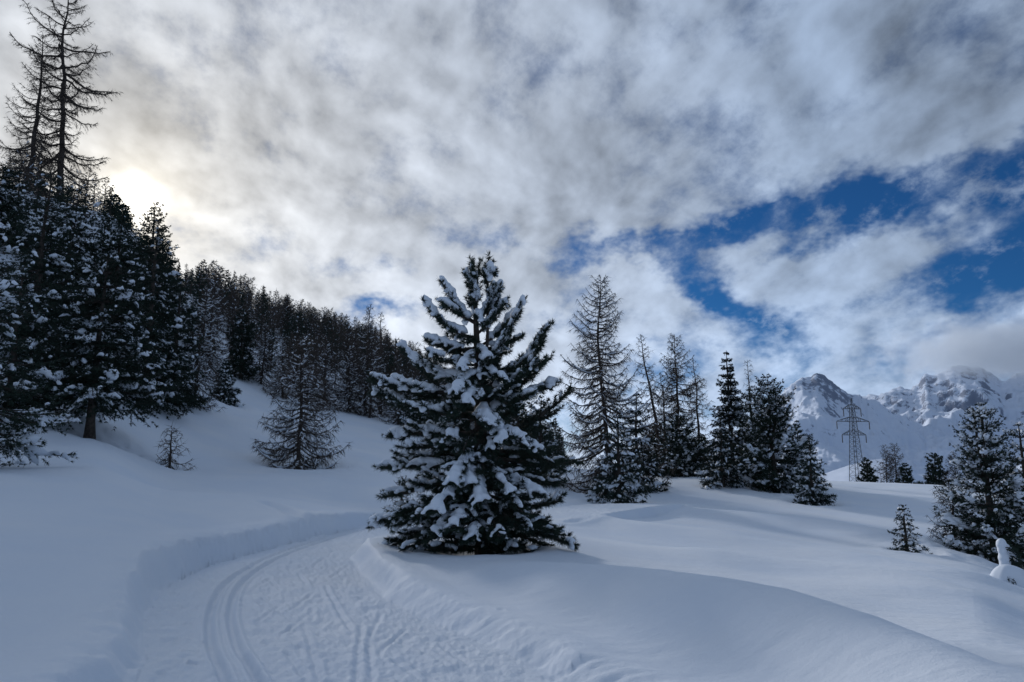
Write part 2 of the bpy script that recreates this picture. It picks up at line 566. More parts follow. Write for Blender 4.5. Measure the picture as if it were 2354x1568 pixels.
def ground_z(x, y, fine=True):
    x = np.asarray(x, float)
    y = np.asarray(y, float)
    r = np.hypot(x, y)
    z = base_z(x, y)
    z = z + 0.15 * fbm(x * 0.15, y * 0.15, 3, 3) * sstep(r, 3, 14) + 0.9 * fbm(x * 0.03, y * 0.03, 3, 8) * sstep(r, 60, 140) \
        + 5.0 * fbm(x * 0.011, y * 0.011, 3, 21) * sstep(r, 110, 260) * (1 - sstep(r, 700, 1500))
    for P, w, h in MOUNDS:
        m = (x > P[:, 0].min() - 3 * w) & (x < P[:, 0].max() + 3 * w) & (y > P[:, 1].min() - 4 * w) & (y < P[:, 1].max() + 4 * w)
        if m.any():
            dd, arc = poly_dist(x[m], y[m], P)
            tot = np.linalg.norm(np.diff(P, axis=0), axis=1).sum()
            e = sstep(arc, 0, 1.5) * (1 - sstep(arc, tot - 1.5, tot))
            if P is MOUNDS[0][0]:
                cz = np.interp(arc, np.linspace(0, tot, len(CREST)), CREST[:, 2])
                g = np.exp(-(dd / w) ** 2)
                z[m] = z[m] * (1 - g) + cz * g
            else:
                z[m] += h * np.exp(-(dd / w) ** 2) * (0.25 + 0.75 * e)
    for (tx, ty, tr, td) in TREE_WELLS:
        m = (np.abs(x - tx) < 3 * tr) & (np.abs(y - ty) < 3 * tr)
        if m.any():
            q = np.hypot(x[m] - tx, y[m] - ty) / tr
            z[m] += td * (0.45 * np.exp(-((q - 1.6) / 0.5) ** 2) - np.exp(-q ** 2)) + td * .45 * fbm(x[m] * 2.6, y[m] * 2.6, 3, 99) * np.exp(-(q / 1.7) ** 2)
    m = (np.abs(x) < 15) & (y > -7) & (y < 46)
    if not m.any():
        return z
    X, Y, Z = x[m], y[m], z[m]
    dl, al = poly_dist(X, Y, LEFT)
    dr, ar = poly_dist(X, Y, RIGHT)
    ins = in_poly(X, Y, TRAIL_POLY)
    d = np.minimum(dl, dr)
    left = dl < dr
    fade = 1 - sstep(Y, 33, 42)
    # ragged banks
    rag = np.where(left, 0.10 * fbm(X * 1.3, Y * 1.3, 3, 41, 0.5), 0.07 * vnoise(ar * 1.1, dr * 2, 43))
    streak = 0.045 * fbm(ar * 7.5 + dr * 5.0, dr * 2.2, 4, 44, 0.65) * np.exp(-((dr - .20) / .17) ** 2)
    crumb = 0.05 * fbm(X * 5, Y * 5, 3, 47) * np.exp(-((dl - .15) / .3) ** 2)
    wl = 0.24
    wr = 0.30
    s = np.where(left, sstep(d + rag, 0.02, wl), sstep(d + rag, 0.02, wr))
    s = np.where(ins, 0, s)
    trail = 0.018 * fbm(X * 2.2, Y * 2.2, 3, 51) + 0.021 * fbm(X * 8.0, Y * 5.0, 4, 52, 0.6) * sstep(d, 0.0, .2) + 0.008 * vnoise(X * 28, Y * 16, 53)
    berm = np.where(ins, 0, np.where(left, 0.05 * np.exp(-((dl - .5) / .3) ** 2), 0.045 * np.exp(-((dr - .42) / .2) ** 2)))
    Z = Z + 0.006 * fbm(X * 3.1, Y * 5.5, 3, 91) * sstep(d, .2, .8)
    out = (Z + berm) * s + trail * (1 - s) + np.where(ins, 0, np.where(left, crumb, streak))
    g0, _ = poly_dist(X, Y, GROOVES[0])
    g1, _ = poly_dist(X, Y, GROOVES[1])
    gw = 0.036
    near = np.minimum(g0, g1)
    flat = np.exp(-(np.minimum(near, 9) / 0.17) ** 4)
    out = np.where(ins, out * (1 - 0.75 * flat), out)
    out = out + np.where(ins, -0.045 * np.exp(-(near / gw) ** 4) + 0.022 * np.exp(-((near - .072) / .024) ** 2), 0)
    for k, M in enumerate(MARKS):
        M = np.array(M)
        b = (X > M[:, 0].min() - .2) & (X < M[:, 0].max() + .2) & (Y > M[:, 1].min() - .2) & (Y < M[:, 1].max() + .2) & ins
        if b.any():
            q, qa = poly_dist(X[b], Y[b], M)
            amp = 0.7 if k < 21 else 0.5
            out[b] += amp * (-0.020 * np.exp(-(q / .022) ** 2) + 0.022 * np.exp(-((q - .05) / .025) ** 2) * (0.6 + 0.4 * vnoise(qa * 7, q * 0, 60 + k)))
    # dents of poles and boots beside the left bank, crumbs on the trail
    for (px, py, pr, pd) in DENTS:
        b = (np.abs(X - px) < .3) & (np.abs(Y - py) < .3)
        if b.any():
            q = np.hypot(X[b] - px, (Y[b] - py) * 0.7) / pr
            out[b] += -pd * np.exp(-q ** 2) + 0.4 * pd * np.exp(-((q - 1.5) / .5) ** 2)
    q, qa = poly_dist(X, Y, FURROW)
    out += -0.10 * np.exp(-(q / .16) ** 2) + 0.05 * np.exp(-((q - .3) / .15) ** 2)
    q = np.hypot((X - SCUFF[0]) / 1.3, (Y - SCUFF[1]) / 0.8)
    out += np.exp(-q ** 2) * (0.16 * (ridged(X * 1.1 + Y * 0.6, Y * 1.3 - X * .2, 3, 71) - .62)) * np.where(ins, 0, sstep(dr, .3, .8))
    z[m] = out * fade + Z * (1 - fade)
    return z


_rd = np.random.RandomState(9)
DENTS = []
for k in range(70):
    yy = _rd.uniform(3.0, 14)
    xl = np.interp(yy, LEFT[:, 1], LEFT[:, 0])
    xg = np.interp(yy, _g[:, 1], _g[:, 0])
    DENTS.append((xl + 0.15 + abs(_rd.normal(0, .45)), yy, _rd.uniform(.03, .06), _rd.uniform(.015, .04)))
for k in range(90):
    yy = _rd.uniform(2.5, 16)
    xg = np.interp(yy, _g[:, 1], _g[:, 0])
    DENTS.append((xg + 0.4 + _rd.uniform(0, 2.6), yy, _rd.uniform(.02, .045), _rd.uniform(-.012, .02)))


def gz(x, y):
    return float(ground_z(np.array([x]), np.array([y]))[0])


def gnormal_slope(x, y):
    return abs(gz(x + 1, y) - gz(x - 1, y)) / 2


def build_terrain():
    az = np.concatenate([np.arange(-180, -60, 6.0), np.arange(-60, -37, 1.5), np.arange(-37, 37.01, 0.088), np.arange(38.5, 60, 1.5), np.arange(60, 180, 6.0)])
    rr = list(np.geomspace(0.35, 4.0, 26))
    r = 4.0
    while r < 14.5:
        r = 1 / (1 / r - 0.0010)
        rr.append(r)
    while r < 36:
        r += 0.19
        rr.append(r)
    while r < 75:
        r *= 1.02
        rr.append(r)
    while r < 13000:
        r *= 1.045
        rr.append(r)
    rr = np.array(rr)
    A, RR = np.meshgrid(np.radians(az), rr)
    X, Y = RR * np.sin(A), RR * np.cos(A)
    Z = ground_z(X.ravel(), Y.ravel()).reshape(X.shape)
    nr, na = X.shape
    V = np.stack([X, Y, Z], -1).reshape(-1, 3)
    idx = np.arange(nr * na).reshape(nr, na)
    nx = np.roll(idx, -1, axis=1)
    F = np.stack([idx[:-1], nx[:-1], nx[1:], idx[1:]], -1).reshape(-1, 4)[:, ::-1]
    c = V[F].mean(1)
    ins = in_poly(c[:, 0], c[:, 1], TRAIL_POLY)
    ins &= (c[:, 1] < 40) & (c[:, 1] > -6)
    ang = np.degrees(np.arctan2(c[:, 0], c[:, 1]))
    rad = np.hypot(c[:, 0], c[:, 1])
    foot = np.interp(ang, [azel(u, 1075)[0] for u in (0, 200, 400, 600, 800, 1000, 1250, 1300)], [26, 28, 38, 50, 56, 58, 66, 1e5])
    hill = (~ins) & (rad > foot) & (ang < 5) & (ang > -60)
    for name, mask, mat in (('ski_trail', ins, M_TRAIL), ('hillside', hill, M_SNOW), ('snowfield', ~(ins | hill), M_SNOW)):
        f = F[mask]
        used, inv = np.unique(f, return_inverse=True)
        a = Acc()
        v = V[used]
        if name == 'snowfield':
            # close the disc under the camera's feet
            pass
        a.add(v, inv.reshape(-1, 4))
        o = add_obj(name, a.mesh(name, [mat], True))
        tag(o, kind='structure')


# ------------------------------------------------------------------ far mountains
def mat_mountain():
    m, T, b = new_mat('snowy_rock')
    geo = T.node('ShaderNodeNewGeometry')
    tc = T.node('ShaderNodeTexCoord')
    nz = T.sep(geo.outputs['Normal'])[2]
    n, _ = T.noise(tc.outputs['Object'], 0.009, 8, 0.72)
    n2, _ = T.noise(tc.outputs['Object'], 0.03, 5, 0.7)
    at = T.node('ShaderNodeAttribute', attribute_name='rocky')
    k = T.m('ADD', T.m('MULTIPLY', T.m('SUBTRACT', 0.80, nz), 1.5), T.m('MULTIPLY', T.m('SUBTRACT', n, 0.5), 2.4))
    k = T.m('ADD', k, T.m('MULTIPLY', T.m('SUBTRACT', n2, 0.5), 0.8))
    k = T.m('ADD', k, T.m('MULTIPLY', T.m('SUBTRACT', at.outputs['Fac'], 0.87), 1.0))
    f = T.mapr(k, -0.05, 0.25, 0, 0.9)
    c = T.mix(f, (0.68, 0.75, 0.87, 1), (0.17, 0.20, 0.27, 1))  # colour includes painted light: snow blued as cloud shade, rock paled as haze
    T.put(b.inputs['Base Color'], c)
    b.inputs['Roughness'].default_value = 0.8
    return m


def build_mountain(name, ridge, Y0, Y1, foot_z, seed, amp, behind, mat, rock):
    """ridge: skyline points (u, v) at distance Y1; the slope runs down towards the viewer to Y0"""
    us = np.array([p[0] for p in ridge], float)
    zs = np.array([pt(p[0], p[1], Y1)[2] for p in ridge])
    na, ns = 420, 190
    U = np.linspace(us[0], us[-1], na)
    zr = np.interp(U, us, zs) + amp * 0.11 * (ridged(U / 26.0, U * 0, 3, seed + 2, .6) - .7) * sstep(np.interp(U, us, zs), 50, 400)
    tx = (U - 1177) / 1700.0 * math.cos(PITCH)
    s = np.linspace(0, 1.25, ns)
    SS, TX = np.meshgrid(s, tx, indexing='ij')
    ZR = np.broadcast_to(zr, SS.shape)
    Y = Y0 + (Y1 - Y0) * SS
    Xg = TX * Y
    prof = np.where(SS <= 1, 0.35 * SS + 0.65 * np.clip(SS, 0, 1) ** 2.2, 1 - (SS - 1) * behind)
    env = np.clip(SS, 0, 1) * np.clip(1.09 - SS, 0, 1) * 3.4
    n = ridged(Xg / 700.0, Y / 1000.0, 7, seed, 0.56) - 0.66
    n2 = ridged(Xg / 180.0, Y / 260.0, 4, seed + 5, 0.55) - 0.66
    Z = foot_z + (ZR - foot_z) * prof + amp * n * (env ** 0.7) + amp * 0.22 * n2 * (0.25 + env) * (SS < 1.0) * np.clip(SS * 2, 0, 1)
    V = np.stack([Xg, Y, Z], -1).reshape(-1, 3)
    idx = np.arange(ns * na).reshape(ns, na)
    F = np.stack([idx[:-1, :-1], idx[:-1, 1:], idx[1:, 1:], idx[1:, :-1]], -1).reshape(-1, 4)
    a = Acc()
    a.add(V, F)
    me = a.mesh(name, [mat], True)
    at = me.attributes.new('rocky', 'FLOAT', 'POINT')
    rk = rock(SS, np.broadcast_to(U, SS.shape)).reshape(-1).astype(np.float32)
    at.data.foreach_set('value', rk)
    o = add_obj(name, me)
    tag(o, kind='structure')
    return o


def build_mountains():
    mm = mat_mountain()
    r1 = [(1480, 1075), (1600, 1030), (1700, 985), (1760, 935), (1815, 897), (1840, 876), (1862, 868), (1880, 864), (1895, 857), (1905, 862), (1918, 872), (1935, 880), (1948, 888), (1962, 897), (1975, 904), (1995, 911), (2012, 916),
          (2040, 930), (2090, 960), (2200, 1010), (2400, 1060), (2700, 1085)]
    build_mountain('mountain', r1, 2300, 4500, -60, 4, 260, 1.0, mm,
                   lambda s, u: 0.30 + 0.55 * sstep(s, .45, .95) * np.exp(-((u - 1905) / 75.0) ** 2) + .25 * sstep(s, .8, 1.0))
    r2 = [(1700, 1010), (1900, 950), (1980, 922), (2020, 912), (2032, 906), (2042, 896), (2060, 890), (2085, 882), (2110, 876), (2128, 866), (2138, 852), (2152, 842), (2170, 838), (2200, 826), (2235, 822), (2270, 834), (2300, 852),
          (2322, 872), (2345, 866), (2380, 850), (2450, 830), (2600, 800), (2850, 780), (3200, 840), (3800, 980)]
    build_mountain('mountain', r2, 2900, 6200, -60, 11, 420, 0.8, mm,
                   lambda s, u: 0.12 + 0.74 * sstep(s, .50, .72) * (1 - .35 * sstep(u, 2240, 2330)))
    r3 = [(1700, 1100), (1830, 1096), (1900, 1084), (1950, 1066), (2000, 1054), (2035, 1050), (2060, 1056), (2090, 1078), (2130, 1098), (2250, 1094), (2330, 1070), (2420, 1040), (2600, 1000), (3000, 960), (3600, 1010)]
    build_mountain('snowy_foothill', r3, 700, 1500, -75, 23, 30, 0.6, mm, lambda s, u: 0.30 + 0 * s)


def build_cloud():
    """the bank of cloud that wraps the higher peak"""
    c = pt(2330, 808, 5900)
    n, m = 40, 20
    th, ph = np.meshgrid(np.linspace(0, 2 * math.pi, n, endpoint=False), np.linspace(0.02, math.pi - 0.02, m))
    X, Y, Z = np.cos(th) * np.sin(ph), np.sin(th) * np.sin(ph), np.cos(ph)
    V = np.stack([c[0] + 1300 * X, c[1] + 800 * Y, c[2] + 330 * Z], -1).reshape(-1, 3)
    idx = np.arange(n * m).reshape(m, n)
    nx = np.roll(idx, -1, 1)
    a = Acc()
    a.add(V, np.stack([idx[:-1], idx[1:], nx[1:], nx[:-1]], -1).reshape(-1, 4))
    mt = bpy.data.materials.new('cloud_vapour')
    mt.use_nodes = True
    nt = mt.node_tree
    nt.nodes.clear()
    T = NT(nt)
    out = T.node('ShaderNodeOutputMaterial')
    pv = T.node('ShaderNodeVolumePrincipled')
    pv.inputs['Color'].default_value = (0.92, 0.96, 1.0, 1)
    pv.inputs['Anisotropy'].default_value = 0.2
    tc = T.node('ShaderNodeTexCoord')
    g, _ = T.noise(tc.outputs['Object'], 0.004, 6, 0.65)
    p = T.vm('MULTIPLY', T.vm('SUBTRACT', tc.outputs['Object'], tuple(c)), (1 / 1300., 1 / 800., 1 / 330.))
    fall = T.m('SUBTRACT', 1.0, T.vm('LENGTH', p))
    k = T.m('ADD', T.m('MULTIPLY', fall, 0.9), T.m('MULTIPLY', T.m('SUBTRACT', g, 0.60), 1.6))
    T.put(pv.inputs['Density'], T.m('MULTIPLY', T.mapr(k, 0.0, 0.35, 0, 1), 0.0030))
    nt.links.new(pv.outputs[0], out.inputs['Volume'])
    o = add_obj('cloud', a.mesh('cloud', [mt], True))
    tag(o, 'bank of grey cloud wrapped round the top of the higher mountain', 'cloud', kind='stuff')
# ------------------------------------------------------------------ tree geometry (all arrays)
def unit(v):
    return v / np.maximum(np.linalg.norm(v, axis=-1, keepdims=True), 1e-9)


def tubes(acc, P, rad, k=4, mat=0):
    """P (B,n,3), rad (B,n): B tapered tubes"""
    P = np.asarray(P, float)
    rad = np.asarray(rad, float)
    B, n, _ = P.shape
    T = unit(np.gradient(P, axis=1))
    ref = np.where(np.abs(T[..., 2:3]) > 0.9, np.array([1.0, 0, 0]), np.array([0, 0, 1.0]))
    U = unit(np.cross(T, ref))
    Vv = np.cross(T, U)
    a = np.arange(k) * 2 * math.pi / k
    ring = (P[:, :, None, :] + rad[:, :, None, None] * (np.cos(a)[None, None, :, None] * U[:, :, None, :] + np.sin(a)[None, None, :, None] * Vv[:, :, None, :]))
    idx = np.arange(B * n * k).reshape(B, n, k)
    nx = np.roll(idx, -1, 2)
    F = np.stack([idx[:, :-1], nx[:, :-1], nx[:, 1:], idx[:, 1:]], -1).reshape(-1, 4)
    acc.add(ring, F, mat)


def spikes(acc, C, D, K, length, width, spread, rng, mat=0, lenvar=0.35, grav=0.0):
    """K thin triangles from each centre C along D with spread"""
    M = len(C)
    if M == 0:
        return
    length = np.broadcast_to(np.asarray(length, float), (M,))
    d = unit(D[:, None, :] + spread * rng.normal(size=(M, K, 3)) * 0.7 + np.array([0, 0, -grav]))
    s = unit(np.cross(d, rng.normal(size=(M, K, 3))))
    L = length[:, None, None] * (1 + lenvar * rng.uniform(-1, 1, size=(M, K, 1)))
    w = width * 0.5
    c = C[:, None, :] + 0 * d
    V = np.stack([c - s * w, c + s * w, c + d * L], axis=2)
    acc.add(V, np.arange(M * K * 3).reshape(-1, 3), mat)


def _ico(sub):
    import bmesh
    bm = bmesh.new()
    bmesh.ops.create_icosphere(bm, subdivisions=sub, radius=1.0)
    bm.verts.ensure_lookup_table()
    v = np.array([x.co[:] for x in bm.verts])
    f = np.array([[q.index for q in p.verts] for p in bm.faces])
    bm.free()
    return v, f


ICO1, ICO2 = _ico(1), _ico(2)


def blobs(acc, C, D, ln, wd, th, rng, ico=ICO1, mat=0, rough=0.22):
    """lumpy snow pads: centre C, long axis D, half length/width/thickness"""
    M = len(C)
    if M == 0:
        return
    bv, bf = ico
    X = unit(D)
    Yv = unit(np.cross(np.array([0, 0, 1.0]) + 0.001 * rng.normal(size=(M, 3)), X))
    Z = np.cross(X, Yv)
    r = 1 + rough * rng.normal(size=(M, len(bv)))
    b = bv[None] * r[..., None]
    b[..., 2] = np.where(b[..., 2] < 0, b[..., 2] * 0.55, b[..., 2])
    ln, wd, th = [np.broadcast_to(np.asarray(q, float), (M,))[:, None, None] for q in (ln, wd, th)]
    V = C[:, None, :] + b[..., 0:1] * ln * X[:, None] + b[..., 1:2] * wd * Yv[:, None] + b[..., 2:3] * th * Z[:, None]
    F = (bf[None] + (np.arange(M) * len(bv))[:, None, None]).reshape(-1, 3)
    acc.add(V, F, mat)


def stem(H, r0, lean=(0, 0), wob=0.02, n=10, rng=None, r1=0.012):
    t = np.linspace(0, 1, n)
    w = rng.normal(size=(n, 2)).cumsum(0) * wob * H / n ** 0.5
    w -= w[0]
    P = np.stack([lean[0] * t + w[:, 0], lean[1] * t + w[:, 1], H * t], -1)
    rad = r0 * (1 - t) ** 0.85 + r1
    rad[0] *= 1.35
    return P, rad


def along(P, q):
    """points of one polyline P (n,3) at parameters q in 0..1"""
    n = len(P)
    f = np.clip(q, 0, 1) * (n - 1)
    i = np.minimum(f.astype(int), n - 2)
    d = (f - i)[:, None]
    return P[i] * (1 - d) + P[i + 1] * d


def along_b(P, b, q):
    """points of curves P (B,n,3): curve index b, parameter q"""
    n = P.shape[1]
    f = np.clip(q, 0, 1) * (n - 1)
    i = np.minimum(f.astype(int), n - 2)
    d = (f - i)[:, None]
    return P[b, i] * (1 - d) + P[b, i + 1] * d, unit(P[b, i + 1] - P[b, i])


def limb_paths(base, az, L, rise, curl, sag, rng, n=8, wob=0.04):
    """rise: total rise / L, curl: upturn of the tip, sag: belly"""
    B = len(L)
    t = np.linspace(0, 1, n)[None, :]
    h = np.stack([np.cos(az), np.sin(az)], -1)
    lat = np.stack([-np.sin(az), np.cos(az)], -1)
    wb = rng.normal(size=(B, n)).cumsum(1) * wob / n ** 0.5
    wb -= wb[:, :1]
    wz = rng.normal(size=(B, n)).cumsum(1) * wob * 0.7 / n ** 0.5
    wz -= wz[:, :1]
    z = rise[:, None] * t + curl[:, None] * (t ** 3 - t * 0.4) - sag[:, None] * 4 * t * (1 - t) * 0.25 + wz
    P = np.empty((B, n, 3))
    P[..., :2] = base[:, None, :2] + L[:, None, None] * (t[..., None] * h[:, None, :] + wb[..., None] * lat[:, None, :])
    P[..., 2] = base[:, None, 2] + L[:, None] * z
    return P


def side_shoots(P, L, per, rng, l0, l1, ang=0.9, droop=0.1, t0=0.2, n=4):
    """shoots on both sides of the limbs; returns paths, lengths, limb index, t"""
    B = len(L)
    cnt = np.maximum(2, (per * L).astype(int))
    b = np.repeat(np.arange(B), cnt)
    k = np.concatenate([np.arange(c) for c in cnt])
    c = cnt[b]
    t = t0 + (1 - t0) * (k + rng.uniform(0, 0.9, len(k))) / c
    o, d = along_b(P, b, t)
    side = np.where(k % 2 == 0, 1.0, -1.0)
    lat = unit(np.cross(d, np.array([0, 0, 1.0]) + 0.0 * d)) * side[:, None]
    a = ang * rng.uniform(0.7, 1.25, len(k))
    dd = unit(d * np.cos(a)[:, None] + lat * np.sin(a)[:, None] + np.stack([0 * a, 0 * a, rng.normal(-.04, .24, len(a))], -1))
    ln = (l0 + l1 * L[b]) * (1.0 - 0.72 * t) * rng.uniform(0.65, 1.25, len(k)) + 0.05
    s = np.linspace(0, 1, n)[None, :, None]
    Q = o[:, None, :] + dd[:, None, :] * ln[:, None, None] * s
    Q[..., 2] -= (droop * ln)[:, None] * (s[..., 0] ** 2)
    return Q, ln, b, t


CROWN = {
    'cone': lambda q: (1 - q) ** 0.85,
    'wide': lambda q: np.minimum(1.0, 1.12 * (1 - q) ** 0.72),
    'full': lambda q: np.minimum(1.0, 1.35 * (1 - q) ** 0.62) * (0.86 + 0.14 * np.sin(q * 9)),
    'column': lambda q: np.minimum(1.0, 1.8 * (1 - q) ** 0.7) * (0.8 + 0.2 * np.sin(q * 11 + 1)),
}


def conifer(seed, H, Rm, nb, shape='cone', h0=0.06, kind='spruce', snow=0.6, dens=1.0, lod=1.0, lean=(0, 0), tops=1, px=0.03):
    """needle tree: three arrays (trunk, crown, snow). px: size of a render pixel at the tree, sets the needle width"""
    rng = np.random.RandomState(seed)
    trunk, crown, sn = Acc(), Acc(), Acc()
    P, rad = stem(H, 0.018 * H + 0.03, lean, 0.012, 10, rng)
    tubes(trunk, P[None], rad[None], 7)
    stems = [(P, 1.0, 0.0)]
    for k in range(1, tops):
        q0 = 0.45
        a = rng.uniform(0, 6.28)
        a0 = along(P, np.array([q0]))[0]
        hh = H * rng.uniform(0.86, 0.97)
        off = np.array([math.cos(a), math.sin(a) * 0.4]) * Rm * 0.22
        t = np.linspace(0, 1, 8)
        P2 = np.stack([a0[0] + off[0] * np.sqrt(t), a0[1] + off[1] * np.sqrt(t), a0[2] + (hh - a0[2]) * t], -1)
        tubes(trunk, P2[None], (0.012 * H * (1 - t) + .012)[None], 6)
        stems.append((P2, 0.5, 0.5))
    for P, share, qstart in stems:
        n = int(nb * share)
        q = h0 + (0.985 - h0) * (np.arange(n) + rng.uniform(0, 1, n)) / n
        nw = max(11, 1.9 * H)
        q = np.clip(0.25 * q + 0.75 * (np.round(q * nw) / nw), h0, .985)
        az = np.arange(n) * 2.39996 + rng.normal(0, 0.5, n)
        qg = q if qstart == 0 else qstart + (1 - qstart) * q
        L = Rm * CROWN[shape](qg) * rng.uniform(0.50, 1.22, n) * (1 if qstart == 0 else 0.75) + (0.07 + 0.012 * H) * (1 - .75 * qg)
        base = along(P, q)
        if kind == 'pine':
            rise, curl, sag = 0.55 * qg + 0.02 + rng.normal(0, .10, n), 0.28 + 0 * q, 0.25 * (1 - qg)
        else:
            rise, curl, sag = 0.55 * qg ** 1.6 - 0.32 + rng.normal(0, .10, n), 0.16 + 0 * q, 0.30 * (1 - qg)
        B = limb_paths(base, az, L, rise, curl, sag, rng)
        t = np.linspace(0, 1, 8)[None]
        tubes(crown, B, (0.012 * L[:, None] + .006) * (1 - 0.8 * t), 3, 0)
        Q, ln, b, tt = side_shoots(B, L, 7.5 * lod, rng, 0.10, 0.42, 0.85, 0.25)
        # needles: tufts along limbs and shoots
        step = max(0.10, px * 3.0) / dens
        cb = np.repeat(np.arange(n), np.maximum(2, (L / step).astype(int)))
        cq = rng.uniform(0.22, 1.0, len(cb))
        c0, d0 = along_b(B, cb, cq)
        cs = np.repeat(np.arange(len(ln)), np.maximum(2, (ln / step).astype(int)))
        c1, d1 = along_b(Q, cs, rng.uniform(0.1, 1.0, len(cs)))
        C, D = np.concatenate([c0, c1]), np.concatenate([d0, d1])
        nl = max(0.085, px * 3.2)
        qq = np.concatenate([qg[cb], qg[b[cs]]])
        spikes(crown, C, D, 8, nl * np.clip(1.25 - .85 * qq, .4, 1.1), max(0.014, px * 0.70), 0.85, rng, 1)
        # snow pads on the shoots, more on the outer and lower limbs
        if snow > 0:
            cov = np.clip(snow * 0.55 * rng.choice([.10, .6, 1.6], n) * (1.05 - 0.35 * qg), 0, 1)
            nn = len(ln)
            w = np.where(rng.uniform(0, 1, nn) < cov[b] * 0.9)[0]
            if len(w):
                qa, qb = rng.uniform(.05, .4, len(w)), rng.uniform(.75, 1.05, len(w))
                PP = np.stack([along_b(Q, w, qa + (qb - qa) * x)[0] for x in np.linspace(0, 1, 5)], 1)
                r = (0.022 + px * 0.22 + 0.062 * ln[w])[:, None] * np.clip(rng.normal(.85, .35, (len(w), 5)), .15, 1.6)
                r[:, 0] *= .1
                r[:, -1] *= .35
                PP[..., 2] += 0.45 * r + 0.01
                PP += rng.normal(0, .012, PP.shape)
                tubes(sn, PP, r, 5)
            mb = np.repeat(np.arange(n), np.maximum(1, (L * 1.6).astype(int)))
            mb = mb[rng.uniform(0, 1, len(mb)) < cov[mb]]
            if len(mb):
                qa = rng.uniform(.25, .8, len(mb))
                qb = np.minimum(1.02, qa + rng.uniform(.15, .4, len(mb)))
                PP = np.stack([along_b(B, mb, qa + (qb - qa) * x)[0] for x in np.linspace(0, 1, 6)], 1)
                r = (0.035 + px * 0.3 + 0.032 * L[mb])[:, None] * np.clip(rng.normal(.9, .4, (len(mb), 6)), .2, 1.7)
                r[:, 0] *= .15
                r[:, -1] *= .4
                PP[..., 2] += 0.5 * r + 0.01
                tubes(sn, PP, r, 6)
            # a few big loaded boughs
            nbig = int(n * 0.07 * snow)
            wb = rng.choice(np.where(qg < .6)[0], nbig, replace=False)
            pos, dr = along_b(B, wb, rng.uniform(.6, .85, nbig))
            sz = np.clip(0.28 * L[wb], .1, .45)
            for rep in range(4):
                blobs(sn, pos + rng.normal(0, .35, pos.shape) * sz[:, None] * [1, 1, .3] + np.array([0, 0, .05]), dr + np.array([0, 0, -.3]), sz * .75 * rng.uniform(.6, 1.2, nbig), sz * .42, sz * .36, rng, ICO1, rough=.12)
    return trunk, crown, sn


def larch_limbs(seed, H, Rm, nb, h0=0.05, shape='cone', droop=1.0, lean=(0, 0), wob=0.02, r0=None, even=True, curl0=0.34, lwob=0.05):
    rng = np.random.RandomState(seed)
    P, rad = stem(H, r0 or (0.011 * H + 0.025), lean, wob, 14, rng)
    q = h0 + (0.99 - h0) * (np.arange(nb) + rng.uniform(0, 1, nb)) / nb
    az = np.arange(nb) * 2.39996 + rng.normal(0, 0.55, nb)
    L = Rm * CROWN[shape](q) * rng.uniform(0.5 if not even else .68, 1.15, nb) + 0.10 + 0.01 * H
    base = along(P, q)
    rise = (0.62 * q ** 1.5 - 0.34 * droop * (1 - q) + rng.normal(0, .08, nb))
    curl = curl0 * rng.uniform(.2, 1.5, nb)
    sag = (0.55 * droop * (1 - q) + 0.15)
    B = limb_paths(base, az, L, rise, curl, sag, rng, 9, lwob)
    return rng, P, rad, q, L, B


def larch_wood(acc, rng, B, L, px, twig=1.0, thick=1.0, hang=0.7):
    """limb wood, side shoots and fine hanging twigs"""
    t = np.linspace(0, 1, B.shape[1])[None]
    tubes(acc, B, ((0.011 * L[:, None] + .007) * (1 - 0.82 * t) + px * .06) * thick, 4, 0)
    Q, ln, b, tt = side_shoots(B, L, 5.5, rng, 0.12, 0.32, 0.8, 0.35, 0.12, 4)
    s = np.linspace(0, 1, 4)[None]
    tubes(acc, Q, (0.007 + 0.006 * ln[:, None]) * (1 - 0.75 * s) + px * .04, 3, 1)
    step = 0.13 / twig
    cb = np.repeat(np.arange(len(L)), np.maximum(2, (L / step).astype(int)))
    c0, d0 = along_b(B, cb, rng.uniform(0.1, 1, len(cb)))
    cs = np.repeat(np.arange(len(ln)), np.maximum(1, (ln / step).astype(int)))
    c1, d1 = along_b(Q, cs, rng.uniform(0.15, 1, len(cs)))
    C, D = np.concatenate([c0, c1]), np.concatenate([d0, d1])
    spikes(acc, C, D * 0.7, 2, 0.20 + px * 1.4, 0.012 + px * .17, 0.8, rng, 1, 0.6, grav=hang)
    return Q, ln, b


def larch_snow(acc, rng, B, L, Q, ln, b, amount, size=1.0):
    """broken ribbons of snow lying along limbs and shoots"""
    n = 9
    nb = len(L)
    pick = np.where(rng.uniform(0, 1, nb) < amount)[0]
    if len(pick):
        q0 = rng.uniform(0.05, 0.35, len(pick))
        q1 = rng.uniform(0.6, 1.0, len(pick))
        s = np.linspace(0, 1, n)
        PP = np.stack([along_b(B, pick, q0 + (q1 - q0) * x)[0] for x in s], 1)
        r = (0.022 + 0.012 * L[pick])[:, None] * np.clip(rng.normal(0.75, 0.5, (len(pick), n)), 0.0, 1.6) * size
        r[:, 0] = 0
        r[:, -1] = 0
        PP[..., 2] += r * 0.8 + 0.012 * L[pick][:, None]
        tubes(acc, PP, r, 5, 0)
    m = np.where(rng.uniform(0, 1, len(ln)) < amount * 0.8)[0]
    if len(m):
        s = np.linspace(0, 1, 4)
        PP = np.stack([along_b(Q, m, 0.1 + 0.85 * s[i] * np.ones(len(m)))[0] for i in range(4)], 1)
        r = (0.018 + 0.020 * ln[m])[:, None] * np.clip(rng.normal(0.8, 0.45, (len(m), 4)), 0, 1.6) * size
        r[:, 0] = 0
        r[:, -1] = 0
        PP[..., 2] += r * 0.9 + 0.008
        tubes(acc, PP, r, 4, 0)


